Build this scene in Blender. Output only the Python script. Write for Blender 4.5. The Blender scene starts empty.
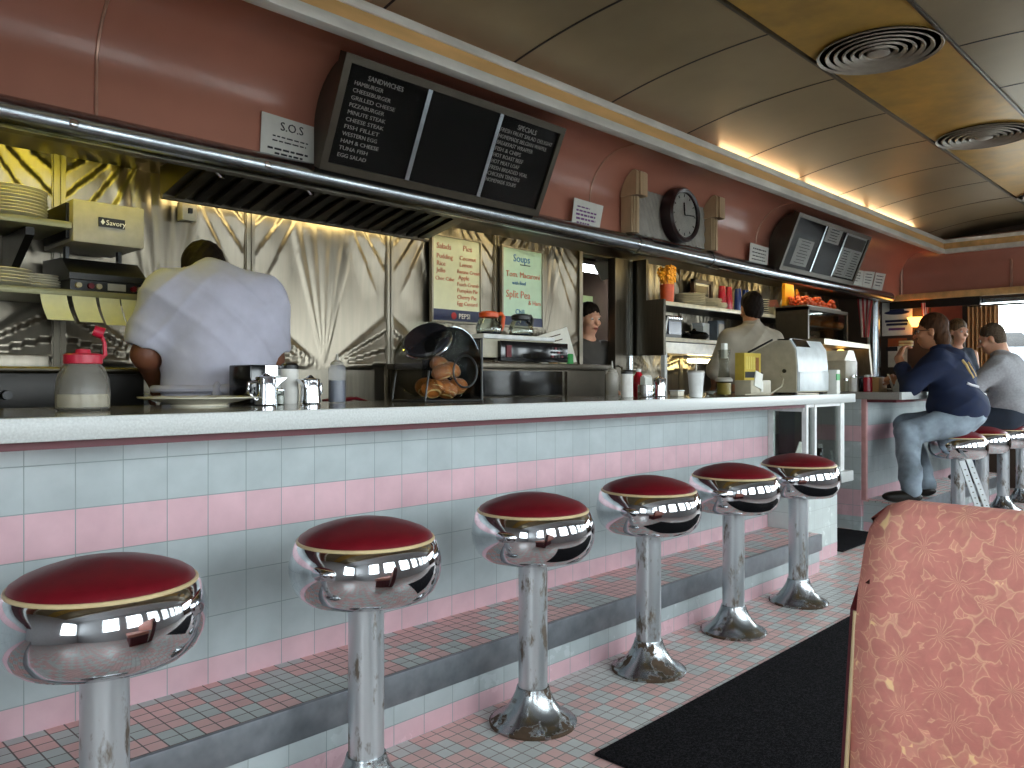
import bpy, bmesh, math, random
import numpy as np
from mathutils import Vector, Matrix, Euler
random.seed(7)
PI = math.pi
C = bpy.context.scene.collection
# ------------------------------------------------------------------ survey of the room (metres)
FPX, V0, YAW, EYE = 803.0, 381.0, math.radians(43.98), 1.10
CA, SA = math.cos(YAW), math.sin(YAW)
def at(u, v, X=None, Y=None, Z=None):
    """point on a wall plane (X= / Y=) or a level (Z=) sighted from the photographer's seat"""
    t = (u - 512) / FPX; d = (CA + t * SA, SA - t * CA, -(v - V0) / FPX)
    k = X / d[0] if X is not None else Y / d[1] if Y is not None else (Z - EYE) / d[2]
    return Vector((d[0] * k, d[1] * k, EYE + d[2] * k))
def depth(p): return p[0] * CA + p[1] * SA
# ------------------------------------------------------------------ materials
def lin(h):
    h = h.lstrip('#'); r = [int(h[i:i + 2], 16) / 255 for i in (0, 2, 4)]
    return tuple(x / 12.92 if x < .04045 else ((x + .055) / 1.055) ** 2.4 for x in r) + (1,)
MATS = {}
class NT:
    def __init__(s, name):
        s.m = bpy.data.materials.new(name); s.m.use_nodes = True; s.t = s.m.node_tree
        s.b = s.t.nodes['Principled BSDF']; s.out = s.t.nodes['Material Output']
    def n(s, typ, **kw):
        x = s.t.nodes.new(typ)
        for k, v in kw.items(): setattr(x, k, v)
        return x
    def l(s, a, b): s.t.links.new(a, b)
    def coord(s): return s.n('ShaderNodeTexCoord').outputs['Object']
    def val(s, x, sock):
        if hasattr(x, 'links'): s.l(x, sock)
        else: sock.default_value = x
    def math(s, op, a, b=0.0, c=None):
        x = s.n('ShaderNodeMath', operation=op); s.val(a, x.inputs[0]); s.val(b, x.inputs[1])
        if c is not None: s.val(c, x.inputs[2])
        return x.outputs[0]
    def mix(s, f, a, b):
        x = s.n('ShaderNodeMix', data_type='RGBA'); s.val(f, x.inputs[0]); s.val(a, x.inputs[6]); s.val(b, x.inputs[7]); return x.outputs[2]
    def noise(s, vec, scale, detail=3, rough=.55):
        x = s.n('ShaderNodeTexNoise'); x.inputs['Scale'].default_value = scale; x.inputs['Detail'].default_value = detail
        x.inputs['Roughness'].default_value = rough; s.l(vec, x.inputs['Vector']); return x.outputs['Fac']
    def ramp(s, f, a, b):
        x = s.n('ShaderNodeMapRange'); x.inputs[1].default_value = a; x.inputs[2].default_value = b; s.l(f, x.inputs[0]); return x.outputs[0]
    def xyz(s, vec):
        x = s.n('ShaderNodeSeparateXYZ'); s.l(vec, x.inputs[0]); return x.outputs
    def comb(s, a, b, c=0.0):
        x = s.n('ShaderNodeCombineXYZ'); s.val(a, x.inputs[0]); s.val(b, x.inputs[1]); s.val(c, x.inputs[2]); return x.outputs[0]
    def scale(s, vec, v):
        x = s.n('ShaderNodeVectorMath', operation='MULTIPLY'); s.l(vec, x.inputs[0]); x.inputs[1].default_value = v; return x.outputs[0]
    def bump(s, h, strength=.3, dist=.002):
        x = s.n('ShaderNodeBump'); x.inputs['Strength'].default_value = strength; x.inputs['Distance'].default_value = dist
        s.l(h, x.inputs['Height']); s.l(x.outputs[0], s.b.inputs['Normal'])
    def base(s, col): s.val(col, s.b.inputs['Base Color'])
    def rough(s, v): s.val(v, s.b.inputs['Roughness'])
def mat(name, col, rough=.5, metal=0., var=.08, nscale=18., bump=0., bscale=60., spec=.5, emit=None, estr=1., brushed=None, coat=0., trans=0., subs=0.):
    if name in MATS: return MATS[name]
    k = NT(name); c = lin(col); vec = k.coord()
    if brushed: vec2 = k.scale(vec, brushed)
    f = k.noise(vec2 if brushed else vec, nscale)
    d = tuple(x * (1 - var * 1.6) for x in c[:3]) + (1,); e = tuple(min(1, x * (1 + var)) for x in c[:3]) + (1,)
    k.base(k.mix(k.ramp(f, .3, .7), d, e)); k.b.inputs['Metallic'].default_value = metal
    r = k.math('MULTIPLY_ADD', k.ramp(f, .3, .7), .10 * rough, rough * .95); k.rough(r)
    k.b.inputs['Specular IOR Level'].default_value = spec; k.b.inputs['Coat Weight'].default_value = coat
    k.b.inputs['Transmission Weight'].default_value = trans; k.b.inputs['Subsurface Weight'].default_value = subs
    if subs: k.b.inputs['Subsurface Radius'].default_value = (.012, .005, .003)
    if bump: k.bump(k.noise(vec2 if brushed else vec, bscale, 4), bump)
    if emit: k.b.inputs['Emission Color'].default_value = lin(emit); k.b.inputs['Emission Strength'].default_value = estr
    MATS[name] = k.m; return k.m
def glass_mat(name, tint='#ffffff', gloss=.12, rough=.02):
    k = NT(name); t = k.n('ShaderNodeBsdfTransparent'); t.inputs[0].default_value = lin(tint)
    g = k.n('ShaderNodeBsdfGlossy'); g.inputs['Roughness'].default_value = rough
    fr = k.n('ShaderNodeFresnel'); fr.inputs[0].default_value = 1.45
    f = k.math('MULTIPLY', fr.outputs[0], gloss); mx = k.n('ShaderNodeMixShader')
    k.l(f, mx.inputs[0]); k.l(t.outputs[0], mx.inputs[1]); k.l(g.outputs[0], mx.inputs[2]); k.l(mx.outputs[0], k.out.inputs[0])
    MATS[name] = k.m; return k.m
def haze_mat(name, col, alpha, rough=.3):
    m = mat(name, col, rough); m.node_tree.nodes['Principled BSDF'].inputs['Alpha'].default_value = alpha; return m
def tile_mat(name, axes, size, cols, grout, pick, rough=.22, mortar=.0022, off=(0, 0), tv=.05):
    """square tiles in the plane of two axes; pick(k, a, b) gives a 0..1 mask between the two tile colours"""
    k = NT(name); o = k.xyz(k.coord()); a = k.math('SUBTRACT', o[axes[0]], off[0]); b = k.math('SUBTRACT', o[axes[1]], off[1])
    br = k.n('ShaderNodeTexBrick', offset=0.0, squash=1.0); k.l(k.comb(a, b), br.inputs['Vector'])
    br.inputs['Scale'].default_value = 1; br.inputs['Mortar Size'].default_value = mortar; br.inputs['Mortar Smooth'].default_value = .3
    br.inputs['Brick Width'].default_value = size[0]; br.inputs['Row Height'].default_value = size[1]
    ia = k.math('FLOOR', k.math('DIVIDE', a, size[0])); ib = k.math('FLOOR', k.math('DIVIDE', b, size[1]))
    wn = k.n('ShaderNodeTexWhiteNoise', noise_dimensions='2D'); k.l(k.comb(ia, ib), wn.inputs['Vector'])
    m = pick(k, ia, ib, a, b, wn.outputs['Value'])
    col = k.mix(m, lin(cols[0]), lin(cols[1]))
    hsv = k.n('ShaderNodeHueSaturation'); k.l(col, hsv.inputs['Color']); k.l(k.math('MULTIPLY_ADD', wn.outputs['Value'], tv, 1 - tv * .6), hsv.inputs['Value'])
    dirt = k.noise(k.coord(), 9, 4)
    hs2 = k.n('ShaderNodeHueSaturation'); k.l(hsv.outputs[0], hs2.inputs['Color']); k.l(k.math('MULTIPLY_ADD', k.ramp(dirt, .3, .7), .14, .9), hs2.inputs['Value'])
    k.base(k.mix(br.outputs['Fac'], hs2.outputs[0], lin(grout)))
    k.rough(k.math('MULTIPLY_ADD', br.outputs['Fac'], .5, k.math('MULTIPLY_ADD', dirt, .25, rough - .08)))
    k.bump(k.math('SUBTRACT', k.math('MULTIPLY', wn.outputs['Value'], .12), br.outputs['Fac']), .35, .0015)
    MATS[name] = k.m; return k.m
def block_pick(k, ia, ib, a, b, w):
    x = k.math('FLOOR', k.math('DIVIDE', ia, 2)); y = k.math('FLOOR', k.math('DIVIDE', ib, 2))
    ch = k.math('MODULO', k.math('ADD', k.math('ABSOLUTE', x), k.math('ABSOLUTE', y)), 2)
    wn = k.n('ShaderNodeTexWhiteNoise', noise_dimensions='2D'); k.l(k.comb(x, y), wn.inputs['Vector'])
    flip = k.math('GREATER_THAN', wn.outputs['Value'], .86)
    return k.math('ABSOLUTE', k.math('SUBTRACT', ch, flip))
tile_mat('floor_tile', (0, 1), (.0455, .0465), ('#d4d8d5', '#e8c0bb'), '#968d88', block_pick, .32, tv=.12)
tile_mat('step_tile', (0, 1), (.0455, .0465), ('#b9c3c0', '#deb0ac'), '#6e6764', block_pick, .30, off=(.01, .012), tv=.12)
def band_pick(zs):
    def f(k, ia, ib, a, b, w):
        z = k.xyz(k.coord())[2]; r = 0.0
        for lo, hi in zs:
            r = k.math('MAXIMUM', r, k.math('MULTIPLY', k.math('GREATER_THAN', z, lo), k.math('LESS_THAN', z, hi)))
        return r
    return f
TEAL, PINK = '#b2bcbe', '#d6b1b9'
tile_mat('front_tile', (0, 2), (.118, .118), (TEAL, PINK), '#8a9694', band_pick([(.652, .770), (.1, .298)]), .16, .0016, off=(.072, .062))
tile_mat('riser_tile', (0, 2), (.118, .0635), (TEAL, PINK), '#8a9694', band_pick([(-.1, .0635)]), .2, .0016, off=(.03, 0))
tile_mat('side_tile', (1, 2), (.118, .118), (TEAL, PINK), '#8a9694', band_pick([(.652, .770), (.1, .298)]), .2, .0016, off=(.0, .062))
tile_mat('cabinet_tile', (0, 2), (.118, .118), ('#cfdad8', PINK), '#a5afad', band_pick([(-.1, .08)]), .2, .0016, off=(.02, -.035))
MT = dict(
 chrome=mat('chrome', '#d8dade', .06, 1, .02), chrome_dull=mat('chrome_dull', '#a9b0b6', .22, 1, .1, 30, brushed=(1, 1, .2)),
 steel=mat('steel', '#928b7e', .42, 1, .10, 40, .12, 120, brushed=(1, 1, .06)), steel_dark=mat('steel_dark', '#5c564c', .35, 1, .12, 30, brushed=(1, 1, .06)),
 quilt=mat('quilted_steel', '#8a8274', .33, 1, .08, 30, brushed=(1, 1, .1)),
 lip=mat('lip_metal', '#888d93', .42, .7, .15, 14), band=mat('satin_aluminium', '#efede6', .42, .25, .12, 12, brushed=(.3, 1, 1)), salmon=mat('salmon_enamel', '#bb7d69', .30, 0, .05, 3, spec=.55, coat=.15),
 salmon_seam=mat('seam_strip', '#c9a08c', .3, .4), tan=mat('ceiling_panel', '#a39474', .34, .35, .07, 2.5, .05, 5),
 hallgrey=mat('pale_grey_panel', '#c4c6c8', .4), ochre=mat('ochre_strip', '#c8a04c', .34, .25, .16, 5), black=mat('black_plastic', '#141414', .4), blackgloss=mat('black_gloss', '#0c0c0e', .12),
 dark=mat('dark_metal', '#2a2826', .4, .6), white=mat('white_enamel', '#e4e6e4', .35), cream=mat('cream_china', '#e2dcc8', .22), wood=mat('orange_wood', '#edbd7c', .45, 0, .14, 10, brushed=(.15, 1, 1)),
 red=mat('oxblood_vinyl', '#6a101c', .40, 0, .10, 25, .12, 260, spec=.3), burg=mat('burgundy_paint', '#5a1620', .4), piping=mat('cream_piping', '#cdb78c', .45),
 paper=mat('paper', '#e4e4dc', .8, 0, .04), yellowpaper=mat('yellow_paper', '#d8d6b0', .8, 0, .06), ink=mat('ink', '#26262a', .7), redink=mat('red_marker', '#cf7a60', .7), blueink=mat('blue_marker', '#3b78b0', .7),
 letter=mat('white_lettering', '#f6f2ea', .6), felt=mat('letterboard_felt', '#17130f', .75, 0, .15, 60), frame=mat('bronze_frame', '#4e473c', .38, .6),
 laminate=mat('counter_edge', '#bcc0be', .35, 0, .10, 170), top=mat('counter_laminate', '#8f8a84', .10, 0, .08, 150, spec=.6), maroon=mat('maroon_strip', '#5a1c26', .5),
 mat=None, skin=mat('skin', '#dba588', .5, 0, .06, 20, subs=.12), skin_dark=mat('skin_brown', '#7a4a34', .5, 0, .06, 20, subs=.1), skin_tan=mat('skin_tan', '#bd835f', .5, 0, .06, 20, subs=.1),
 shirt_white=mat('white_cotton', '#c3c2d2', .85, 0, .05, 14, .4, 30), shirt_grey=mat('grey_beige_cotton', '#aaa190', .85, 0, .06, 14, .4, 30), shirt_char=mat('charcoal_cotton', '#4b4844', .85, 0, .08, 14, .4, 30),
 navy=mat('navy_cotton', '#12203f', .85, 0, .12, 14, .4, 30), sweat=mat('grey_sweatshirt', '#a7a8ac', .9, 0, .10, 60, .4, 30), denim=mat('blue_denim', '#8c9aa6', .85, 0, .28, 8, .4, 200), denim_dark=mat('dark_denim', '#2b3442', .85, 0, .15, 14, .4, 200),
 trouser=mat('grey_trousers', '#55585f', .85), hair_black=mat('black_hair', '#1c140f', .65, 0, .2, 60, .5, 120, brushed=(1, 1, .2), spec=.12), hair_brown=mat('brown_hair', '#4a3120', .65, 0, .3, 60, .5, 120, brushed=(1, 1, .2), spec=.12),
 hair_grey=mat('greying_hair', '#5e5042', .65, 0, .3, 90, .5, 120, spec=.12), hair_blond=mat('blond_streaked_hair', '#6a4f30', .6, 0, .6, 26, .5, 120, brushed=(3, 3, .3)),
 eye=mat('eye_white', '#d8d2ca', .2), lip_skin=mat('lip_skin', '#9a5148', .45), leather=mat('black_leather', '#15130f', .4), rubber=mat('rubber_sole', '#2a2624', .7),
 bread=mat('baked_crust', '#b0692c', .55, 0, .3, 25, .3, 40), crumb=mat('bread_crumb', '#dcbc80', .7, 0, .1, 40),
 syrup=mat('dark_syrup', '#1c2a48', .2), sugar=mat('white_sugar', '#e6e4de', .6), orange=mat('orange_plastic', '#e05a26', .4), petal=mat('yellow_petals', '#f2a51e', .55), redcup=mat('red_tumbler', '#b0142a', .2), bluecup=mat('blue_tumbler', '#20387e', .2),
 green=mat('green_label', '#2f9c4a', .5), wall_dark=mat('dark_wall', '#4a3b30', .6), cardboard=mat('cardboard', '#b08a58', .75), redstripe=mat('red_stripe_cloth', '#b03a3e', .85), whitestripe=mat('white_stripe_cloth', '#d8c8c0', .85),
 curtain=mat('tan_curtain', '#cf9c68', .9, 0, .1, 6, .3, 30), navyplate=mat('navy_enamel', '#16214a', .4), batter=mat('pale_batter', '#f0e6c8', .5), cloudy=mat('cloudy_plastic', '#a8a49a', .35, 0, .05, 20, trans=.0), redlid=mat('red_lid', '#c4213c', .4),
 beige=mat('beige_plastic', '#b6ae98', .45), pale=mat('pale_plastic', '#cfd6d8', .4), asphalt=mat('asphalt', '#8c8c8a', .9, 0, .1, 4), carpaint=mat('silver_car_paint', '#a9b2ba', .25, .3), tyre=mat('tyre', '#1a1a1a', .8), wboard=mat('whiteboard_cream', '#dcdcb4', .25, 0, .03), wboard2=mat('whiteboard_mint', '#bfdcc4', .25, 0, .03),
)
def speckle():
    k = NT('loop_mat'); f = k.noise(k.coord(), 140, 2, .8); g = k.noise(k.coord(), 420, 2, .7)
    k.base(k.mix(k.ramp(k.math('MULTIPLY', f, g), .22, .36), lin('#0c0c0e'), lin('#3a383c'))); k.rough(.95); k.b.inputs['Specular IOR Level'].default_value = .1; k.bump(g, .9, .004); MT['mat'] = k.m
speckle()
def rust():
    k = NT('worn_base_metal'); oi = k.n('ShaderNodeObjectInfo'); va = k.n('ShaderNodeVectorMath', operation='ADD'); k.l(k.coord(), va.inputs[0])
    sc = k.n('ShaderNodeVectorMath', operation='SCALE'); k.l(oi.outputs['Location'], sc.inputs[0]); sc.inputs['Scale'].default_value = 3.7; k.l(sc.outputs[0], va.inputs[1])
    n1 = k.noise(va.outputs[0], 13, 5, .6); z = k.xyz(k.coord())[2]
    f = k.math('ADD', n1, k.math('MULTIPLY', k.math('LESS_THAN', z, .012), .12)); r = k.ramp(f, .57, .61); n2 = k.noise(va.outputs[0], 60, 4)
    k.base(k.mix(r, lin('#a4a8aa'), k.mix(n2, lin('#2b2018'), lin('#5f4a34')))); k.l(k.math('SUBTRACT', 1, r), k.b.inputs['Metallic']); k.rough(k.math('MULTIPLY_ADD', r, .5, .25)); k.bump(f, .4, .002); MT['flange'] = k.m
    k = NT('painted_pole_metal'); va = k.n('ShaderNodeVectorMath', operation='ADD'); oi = k.n('ShaderNodeObjectInfo'); k.l(k.coord(), va.inputs[0]); sc = k.n('ShaderNodeVectorMath', operation='SCALE'); k.l(oi.outputs['Location'], sc.inputs[0]); sc.inputs['Scale'].default_value = 3.1; k.l(sc.outputs[0], va.inputs[1])
    z = k.xyz(k.coord())[2]; n1 = k.noise(k.scale(va.outputs[0], (1, 1, .35)), 22, 5, .65); f = k.math('SUBTRACT', n1, k.math('MULTIPLY', z, .16)); r = k.ramp(f, .50, .60)
    k.base(k.mix(r, lin('#cdd3d7'), lin('#7a7065'))); k.b.inputs['Metallic'].default_value = .75; k.rough(k.math('MULTIPLY_ADD', r, .3, .30)); MT['pole'] = k.m
rust()
def floral():
    k = NT('floral_upholstery'); o = k.xyz(k.coord()); base = k.comb(k.math('MULTIPLY', o[1], 16), k.math('MULTIPLY', o[2], 16))
    wob = k.n('ShaderNodeTexNoise', noise_dimensions='2D'); wob.inputs['Scale'].default_value = 2.5; k.l(base, wob.inputs['Vector'])
    wv = k.n('ShaderNodeVectorMath', operation='MULTIPLY_ADD'); k.l(wob.outputs['Color'], wv.inputs[0]); wv.inputs[1].default_value = (.3, .3, 0); k.l(base, wv.inputs[2])
    def flower(sc, petals, seed):
        vo = k.n('ShaderNodeTexVoronoi', voronoi_dimensions='2D', feature='F1'); vo.inputs['Scale'].default_value = 1; vo.inputs['Randomness'].default_value = .8
        ad = k.n('ShaderNodeVectorMath', operation='MULTIPLY_ADD'); k.l(wv.outputs[0], ad.inputs[0]); ad.inputs[1].default_value = (sc, sc, 0); ad.inputs[2].default_value = (seed, seed * 1.7, 0)
        k.l(ad.outputs[0], vo.inputs['Vector']); su = k.n('ShaderNodeVectorMath', operation='SUBTRACT'); k.l(ad.outputs[0], su.inputs[0]); k.l(vo.outputs['Position'], su.inputs[1])
        q = k.xyz(su.outputs[0]); ang = k.math('ADD', k.math('ARCTAN2', q[1], q[0]), k.math('MULTIPLY', k.xyz(vo.outputs['Color'])[0], 6.0)); d = vo.outputs['Distance']
        lobes = k.math('MULTIPLY_ADD', k.math('ABSOLUTE', k.math('SINE', k.math('MULTIPLY', ang, petals / 2))), .24, .42)
        inside = k.ramp(k.math('SUBTRACT', lobes, d), -.015, .03)
        edge = k.ramp(k.math('ABSOLUTE', k.math('SUBTRACT', lobes, d)), .05, .01)
        ray = k.ramp(k.math('ABSOLUTE', k.math('SINE', k.math('MULTIPLY', ang, petals))), .45, .0)
        vein = k.math('MULTIPLY', ray, k.ramp(d, .42, .03)); return inside, vein, edge
    i1, v1, e1 = flower(.85, 7, 0); i2, v2, e2 = flower(1.15, 5, 4.3); i3, v3, e3 = flower(1.0, 6, 9.1)
    gold, rose, deep = lin('#ffd9a4'), lin('#dc9588'), lin('#cf857a')
    c = gold
    for ii, vv, ee, col in ((i3, v3, e3, rose), (i2, v2, e2, lin('#d68d80')), (i1, v1, e1, deep)):
        c = k.mix(k.math('MULTIPLY', ii, .9), c, col); c = k.mix(k.math('MULTIPLY', k.math('MAXIMUM', vv, k.math('MULTIPLY', ee, .85)), k.math('MULTIPLY', ii, .8)), c, lin('#ffdfb0'))
    fn = k.noise(k.coord(), 40, 4); hs = k.n('ShaderNodeHueSaturation'); k.l(c, hs.inputs['Color']); k.l(k.math('MULTIPLY_ADD', fn, .4, .8), hs.inputs['Value'])
    k.base(hs.outputs[0]); k.rough(.75); k.bump(k.noise(k.coord(), 500, 2), .25, .001); MT['floral'] = k.m
floral()
MT['glass'] = glass_mat('clear_glass', '#f2f6f4', .7); MT['acrylic'] = glass_mat('clear_acrylic', '#e4e4e0', .08, .05); MT['window'] = glass_mat('window_glass', '#f4f8f8', .8); MT['smoke'] = glass_mat('smoked_acrylic', '#a3a1a6', .4, .05)
def glow(name, col, s):
    k = NT(name); k.base(lin(col)); k.b.inputs['Emission Color'].default_value = lin(col); k.b.inputs['Emission Strength'].default_value = s; MT[name] = k.m
glow('tube_warm', '#ffe6b8', 9); glow('tube_kitchen', '#ffe9a8', 12); glow('tube_yellow', '#fff03c', 16); glow('tube_white', '#f2f6ff', 18); glow('lamp_amber', '#ffc060', 3)
# ------------------------------------------------------------------ mesh building
class MB:
    def __init__(s): s.v = []; s.f = []
    def add(s, vs, fs):
        n = len(s.v); s.v += [tuple(x) for x in vs]; s.f += [tuple(i + n for i in f) for f in fs]; return s
    def box(s, lo, hi, M=None, b=0.0):
        x0, y0, z0 = lo; x1, y1, z1 = hi
        if b <= 0:
            vs = [(x0, y0, z0), (x1, y0, z0), (x1, y1, z0), (x0, y1, z0), (x0, y0, z1), (x1, y0, z1), (x1, y1, z1), (x0, y1, z1)]
            fs = [(3, 2, 1, 0), (4, 5, 6, 7), (0, 1, 5, 4), (1, 2, 6, 5), (2, 3, 7, 6), (3, 0, 4, 7)]
        else:
            bm = bmesh.new(); bmesh.ops.create_cube(bm, size=1)
            for w in bm.verts: w.co = Vector(((x0 + x1) / 2 + w.co.x * (x1 - x0), (y0 + y1) / 2 + w.co.y * (y1 - y0), (z0 + z1) / 2 + w.co.z * (z1 - z0)))
            bmesh.ops.bevel(bm, geom=list(bm.edges), offset=b, segments=2, profile=.6, affect='EDGES')
            bm.verts.index_update(); vs = [w.co.copy() for w in bm.verts]; fs = [[w.index for w in f.verts] for f in bm.faces]; bm.free()
        if M: vs = [M @ Vector(x) for x in vs]
        return s.add(vs, fs)
    def lathe(s, prof, n=32, c=(0, 0, 0), M=None, sx=1, sy=1, caps=True):
        vs = []; fs = []; m = len(prof)
        for i in range(n):
            a = 2 * PI * i / n
            for r, z in prof: vs.append((c[0] + r * math.cos(a) * sx, c[1] + r * math.sin(a) * sy, c[2] + z))
        for i in range(n):
            j = (i + 1) % n
            for q in range(m - 1): fs.append((i * m + q, j * m + q, j * m + q + 1, i * m + q + 1))
        if caps and prof[0][0] > 1e-6: fs.append(tuple(i * m for i in range(n))[::-1])
        if caps and prof[-1][0] > 1e-6: fs.append(tuple(i * m + m - 1 for i in range(n)))
        if M: vs = [M @ Vector(x) for x in vs]
        return s.add(vs, fs)
    def cyl(s, p0, p1, r0, r1=None, n=16):
        return s.tube([p0, p1], [r0, r0 if r1 is None else r1], n)
    def tube(s, pts, rs, n=10, closed=False):
        pts = [Vector(p) for p in pts]; m = len(pts)
        if not hasattr(rs, '__len__'): rs = [rs] * m
        vs = []; fs = []; up = None
        for i, p in enumerate(pts):
            t = (pts[(i + 1) % m] - pts[i - 1]) if closed else (pts[min(i + 1, m - 1)] - pts[max(i - 1, 0)])
            t.normalize()
            if up is None: up = t.orthogonal().normalized()
            up = (up - t * up.dot(t)); up = up.normalized() if up.length > 1e-6 else t.orthogonal().normalized(); w = t.cross(up)
            for j in range(n):
                a = 2 * PI * j / n; vs.append(p + (up * math.cos(a) + w * math.sin(a)) * rs[i])
        for i in range(m if closed else m - 1):
            k = (i + 1) % m
            for j in range(n): fs.append((i * n + j, i * n + (j + 1) % n, k * n + (j + 1) % n, k * n + j))
        if not closed: fs.append(tuple(range(n))[::-1]); fs.append(tuple((m - 1) * n + j for j in range(n)))
        return s.add(vs, fs)
    def prism(s, poly, lo, hi, axis='y', M=None):
        """poly in the two other axes (x,z for y; x,y for z; y,z for x)"""
        def P(a, b, h): return (a, h, b) if axis == 'y' else (a, b, h) if axis == 'z' else (h, a, b)
        n = len(poly); vs = [P(a, b, lo) for a, b in poly] + [P(a, b, hi) for a, b in poly]
        fs = [tuple(range(n)), tuple(range(n, 2 * n))[::-1]] + [(i, i + n, (i + 1) % n + n, (i + 1) % n) for i in range(n)]
        if M: vs = [M @ Vector(x) for x in vs]
        return s.add(vs, fs)
    def ball(s, c, r, n=16, m=10, M=None):
        if not hasattr(r, '__len__'): r = (r, r, r)
        R = M or Matrix.Identity(3); vs = []; fs = []
        for i in range(m + 1):
            th = PI * i / m
            for j in range(n):
                a = 2 * PI * j / n; vs.append(Vector(c) + R @ Vector((r[0] * math.sin(th) * math.cos(a), r[1] * math.sin(th) * math.sin(a), -r[2] * math.cos(th))))
        for i in range(m):
            for j in range(n): fs.append((i * n + j, i * n + (j + 1) % n, (i + 1) * n + (j + 1) % n, (i + 1) * n + j))
        return s.add(vs, fs)
    def grid(s, fn, nu, nv):
        vs = [fn(i / nu, j / nv) for j in range(nv + 1) for i in range(nu + 1)]
        fs = [(j * (nu + 1) + i, j * (nu + 1) + i + 1, (j + 1) * (nu + 1) + i + 1, (j + 1) * (nu + 1) + i) for j in range(nv) for i in range(nu)]
        return s.add(vs, fs)
    def slab(s, fn, nu, nv, th):
        """a curved sheet with real thickness (th: vector)"""
        th = Vector(th); a = [Vector(fn(i / nu, j / nv)) for j in range(nv + 1) for i in range(nu + 1)]; N = len(a); W = nu + 1
        vs = a + [p + th for p in a]; fs = []
        for j in range(nv):
            for i in range(nu):
                q = (j * W + i, j * W + i + 1, (j + 1) * W + i + 1, (j + 1) * W + i); fs.append(q); fs.append(tuple(x + N for x in q[::-1]))
        for i in range(nu): fs.append((i + 1, i, i + N, i + 1 + N)); k = nv * W + i; fs.append((k, k + 1, k + 1 + N, k + N))
        for j in range(nv): k = j * W; fs.append((k, k + W, k + W + N, k + N)); k = j * W + nu; fs.append((k + W, k, k + N, k + W + N))
        return s.add(vs, fs)
def obj(name, mb, m, parent=None, world=False, smooth=None, label=None, bevel=0):
    me = bpy.data.meshes.new(name); me.from_pydata([tuple(v) for v in mb.v], [], mb.f); me.materials.append(m)
    bm = bmesh.new(); bm.from_mesh(me); bmesh.ops.recalc_face_normals(bm, faces=bm.faces); bm.to_mesh(me); bm.free()
    if world and parent is not None:
        me.transform((Matrix.Translation(parent.location) @ parent.rotation_euler.to_matrix().to_4x4()).inverted() if parent.parent is None else Matrix.Translation(-root_loc(parent)))
    o = bpy.data.objects.new(name, me); C.objects.link(o)
    if parent is not None: o.parent = parent
    if smooth is None: smooth = 35
    if smooth:
        me.polygons.foreach_set('use_smooth', [True] * len(me.polygons))
        try: me.set_sharp_from_angle(angle=math.radians(smooth))
        except Exception: pass
    if bevel:
        b = o.modifiers.new('b', 'BEVEL'); b.width = bevel; b.segments = 2; b.limit_method = 'ANGLE'
    if label: o['label'] = label
    return o
def root_loc(o):
    while o.parent is not None: o = o.parent
    return o.location
def tag(o, label, cat, group=None):
    o['label'] = label; o['category'] = cat
    if group: o['group'] = group
    return o
def thing(name, label, cat, loc=(0, 0, 0), rotz=0, group=None):
    o = bpy.data.objects.new(name, None); C.objects.link(o); o.location = loc; o.rotation_euler = (0, 0, rotz); o.empty_display_size = .05
    return tag(o, label, cat, group)
def single(name, mb, m, label, cat, loc=(0, 0, 0), rotz=0, group=None, world=False):
    if world: mb.v = [tuple(Vector(v) - Vector(loc)) for v in mb.v]
    o = obj(name, mb, m); o.location = loc; o.rotation_euler = (0, 0, rotz); return tag(o, label, cat, group)
def struct(name, mb, m, **kw):
    o = obj(name, mb, m, **kw)
    if kw.get('parent') is None: o['kind'] = 'structure'
    return o
def dup(root, loc, rotz=0, label=None, group=None):
    r = root.copy(); C.objects.link(r); r.location = loc; r.rotation_euler = (0, 0, rotz)
    if label: r['label'] = label
    if group: r['group'] = group
    for ch in list(root.children):
        c = ch.copy(); C.objects.link(c); c.parent = r
        for g in ch.children:
            d = g.copy(); C.objects.link(d); d.parent = c
    return r
def text(s, size, org, xd, yd, m, parent, name='lettering', align='LEFT', width=None, thick=.0008, space=1.0):
    cu = bpy.data.curves.new('t', 'FONT'); cu.body = s; cu.size = size; cu.align_x = align; cu.extrude = thick; cu.resolution_u = 2; cu.space_line = space
    tmp = bpy.data.objects.new('t', cu); C.objects.link(tmp); dg = bpy.context.evaluated_depsgraph_get(); dg.update()
    me = bpy.data.meshes.new_from_object(tmp.evaluated_get(dg)); bpy.data.objects.remove(tmp); bpy.data.curves.remove(cu)
    xd = Vector(xd).normalized(); yd = Vector(yd); yd = (yd - xd * yd.dot(xd)).normalized(); z = xd.cross(yd); sc = 1
    if width and len(me.vertices):
        w = max(v.co.x for v in me.vertices) - min(v.co.x for v in me.vertices); sc = width / w if w > 0 else 1
    M = Matrix(((xd.x * sc, yd.x, z.x, org[0]), (xd.y * sc, yd.y, z.y, org[1]), (xd.z * sc, yd.z, z.z, org[2]), (0, 0, 0, 1)))
    me.transform(M); me.name = name
    if parent is not None: me.transform((Matrix.Translation(root_loc(parent))).inverted())
    me.materials.clear(); me.materials.append(m); o = bpy.data.objects.new(name, me); C.objects.link(o); o.parent = parent; return o
# ================================================================== THE ROOM
XL, XR, YF, YB = -2.2, 9.5, -1.0, 3.8
struct('floor', MB().box((XL - .1, YF - .1, -.1), (XR + .1, 6.2, 0)), MATS['floor_tile'])
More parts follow.
